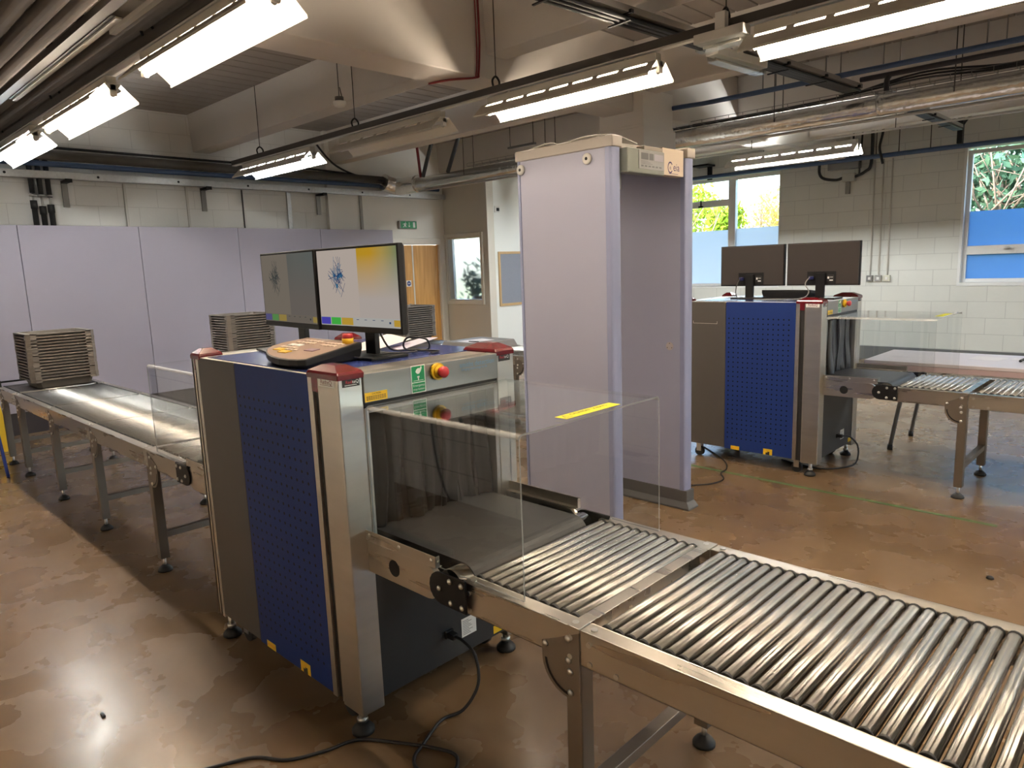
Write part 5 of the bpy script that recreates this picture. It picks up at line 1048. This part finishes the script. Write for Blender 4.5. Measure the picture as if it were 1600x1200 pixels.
tag(build('floor_tape', MB().prism([(-1.0, 1.62, .0003), (-.985, 1.70, .0003), (-1.3, 1.58, .0003), (-1.3, 1.52, .0003)], (0, 0, .0008)), mat('worn_white_paint', (.42, .36, .30), .6, noise=.4, nscale=25), loc=(-1.1, 1.6, 0)), 'worn pale paint strip on the floor under the long roller bed', 'tape')
tag(build('debris_chip', MB().lathe((-.634, 3.967, 0), [(.018, 0), (.016, .008), (.006, .014)], seg=7), BLK, loc=(-.634, 3.967, 0)), 'small black crumb alone on the open brown floor', 'debris')
tag(build('debris_chip', MB().box((-2.83, .632, 0), (-2.80, .642, .008)), BLK, loc=(-2.815, .637, 0)), 'small dark sliver on the floor in the lamp reflection', 'debris')
t = thing('floor_sign', 'yellow folding floor sign half hidden behind the last conveyor leg', 'floor sign', (-8.4, 1.32, 0))
for dx, s in ((0, 1), (.22, -1)): build('board', MB().prism([(-8.45 + dx, 1.12, 0), (-8.45 + dx, 1.42, 0), (-8.45 + .11 + s * -.01, 1.38, .62), (-8.45 + .11 + s * -.01, 1.16, .62)], (.012, 0, 0)), YEL, t, bevel=.003)
build('hinge', MB().cyl((-8.34, 1.17, .62), (-8.34, 1.37, .62), .012, 8), BLK, t)
t = thing('stacking_chair', 'wooden seated chair with blue tube legs, cut off by the picture edge', 'chair', (-7.3, .98, 0))
build('seat', MB().box((-7.5, .78, .44), (-7.08, 1.16, .46)), WOOD, t, bevel=.004)
for x in (-7.48, -7.1):
    for y in (.8, 1.14): build('leg', MB().tube([(x, y, .44), (x, y + (.01 if y > 1 else -.01), .30), (x + .0, y + (.03 if y > 1 else -.03), 0)], .013, 10), mat('blue_tube', (.02, .05, .28), .4), t)
build('seat_rail', MB().tube([(-7.1, .8, .36), (-7.08, 1.0, .36), (-7.1, 1.14, .30)], .014, 10), MATS['blue_tube'], t)

# ------------------------------------------------------------------ outside: plants seen through the windows
def make_plant(name, label, cx, cy, blobs, leafm, n, ls, trunk, seed, cat='tree'):
    r = random.Random(seed); t = thing(name, label, cat, (cx, cy, 0)); mb = MB()
    for _ in range(n):
        bx, by, bz, br = r.choice(blobs); d = Vector((r.gauss(0, 1), r.gauss(0, 1), r.gauss(0, 1))).normalized() * br * r.uniform(.35, 1.0); p = Vector((bx, by, bz)) + d
        if p.z < .05: continue
        u = Vector((r.gauss(0, 1), r.gauss(0, 1), r.gauss(0, .6))).normalized(); v = u.orthogonal().normalized(); q = r.uniform(0, 6.3); w = u.cross(v); a = v * math.cos(q) + w * math.sin(q); b = u.cross(a); s = ls * r.uniform(.6, 1.3)
        mb.add([p - a * s, p + b * s * .45, p + a * s, p - b * s * .45], [(0, 1, 2, 3)])
    build('foliage', mb, leafm, t)
    mb = MB()
    for a, b, r0 in trunk: mb.cyl(a, b, r0, 7, r2=r0 * .55)
    build('branches', mb, BARK, t)
    return t
def twigs(cx, cy, z0, n, seed, spread=1., h=2.5):
    r = random.Random(seed); out = [((cx, cy, 0), (cx, cy, z0 + .8), .09)]
    for _ in range(n):
        a = Vector((cx + r.uniform(-spread, spread) * .4, cy + r.uniform(-.4, .4), z0 + r.uniform(-.2, .8))); b = a + Vector((r.uniform(-1, 1) * spread, r.uniform(-.5, .5), r.uniform(.5, 1) * h * .6)); out.append((a, b, .02)); 
        for _ in range(3):
            c = a.lerp(b, r.uniform(.3, .95)); out.append((c, c + Vector((r.uniform(-.6, .6), r.uniform(-.3, .3), r.uniform(.1, .7))), .009))
    return out
LG, LY, LT = leaf_mat('leaf_bright_green', (.30, .42, .05)), leaf_mat('leaf_yellow', (.62, .55, .16)), leaf_mat('leaf_blue_green', (.11, .22, .14))
make_plant('bush', 'bright yellow-green bush outside the first window beside the detector', -9.6, 17.0, [(-10.4, 17, 2.0, .9), (-9.6, 17.2, 2.4, .9), (-9.2, 16.8, 1.5, .9), (-10, 17.4, 3.1, .7), (-8.9, 17.2, 2.6, .5)], LG, 4200, .075, twigs(-9.6, 17.0, 1.4, 12, 3), 3, 'bush')
make_plant('tree', 'pale twiggy tree outside the fixed pane of the first window', -8.6, 19.6, [(-9.0, 19.6, 2.3, .8), (-8.5, 19.7, 1.9, .8), (-8.3, 19.5, 2.7, .55), (-9.2, 19.6, 1.4, .8), (-8.8, 19.6, 3.0, .6)], LY, 3200, .06, twigs(-8.8, 19.6, 1.5, 34, 4, 1.2), 4)
make_plant('tree', 'ivy covered tree with pale branches filling the second window', -2.6, 15.4, [(-3.0, 15.4, 2.2, .9), (-2.3, 15.6, 2.6, .9), (-1.6, 15.4, 2.2, .9), (-2.6, 15.2, 3.2, .8), (-1.5, 15.6, 3.1, .8), (-3.4, 15.6, 3.0, .6), (-2.4, 16.2, 3.9, 1.0), (-2.2, 16.0, 1.3, 1.2)], LT, 7500, .085, twigs(-2.7, 15.0, 1.9, 20, 6, 1.0), 6)
struct('ground_outside', MB().box((-40, YW + .3, -.3), (40, 40, -.05)), mat('grass_ground', (.12, .14, .05), .9, noise=.3, nscale=2))
# plant in the office behind the frosted pane
t = thing('potted_plant', 'dark leafy plant blurred behind the frosted pane by the wooden door', 'plant', (-8.85, 8.5, 0)); mb = MB(); r = random.Random(9)
for _ in range(150):
    p = Vector((-9.02 + r.gauss(0, .17), 8.45 + r.gauss(0, .05), 1.30 + r.gauss(0, .17))); u = Vector((r.gauss(0, 1), r.gauss(0, .3), r.gauss(0, 1))).normalized(); v = u.orthogonal().normalized(); mb.add([p - u * .09, p + v * .02, p + u * .09, p - v * .02], [(0, 1, 2, 3)])
build('foliage', mb, leaf_mat('leaf_office', (.03, .05, .035)), t); build('pot', MB().cyl((-8.95, 8.5, 0), (-8.95, 8.5, 1.12), .12, 16, r2=.16), mat('pot_brown', (.10, .05, .02), .6), t)
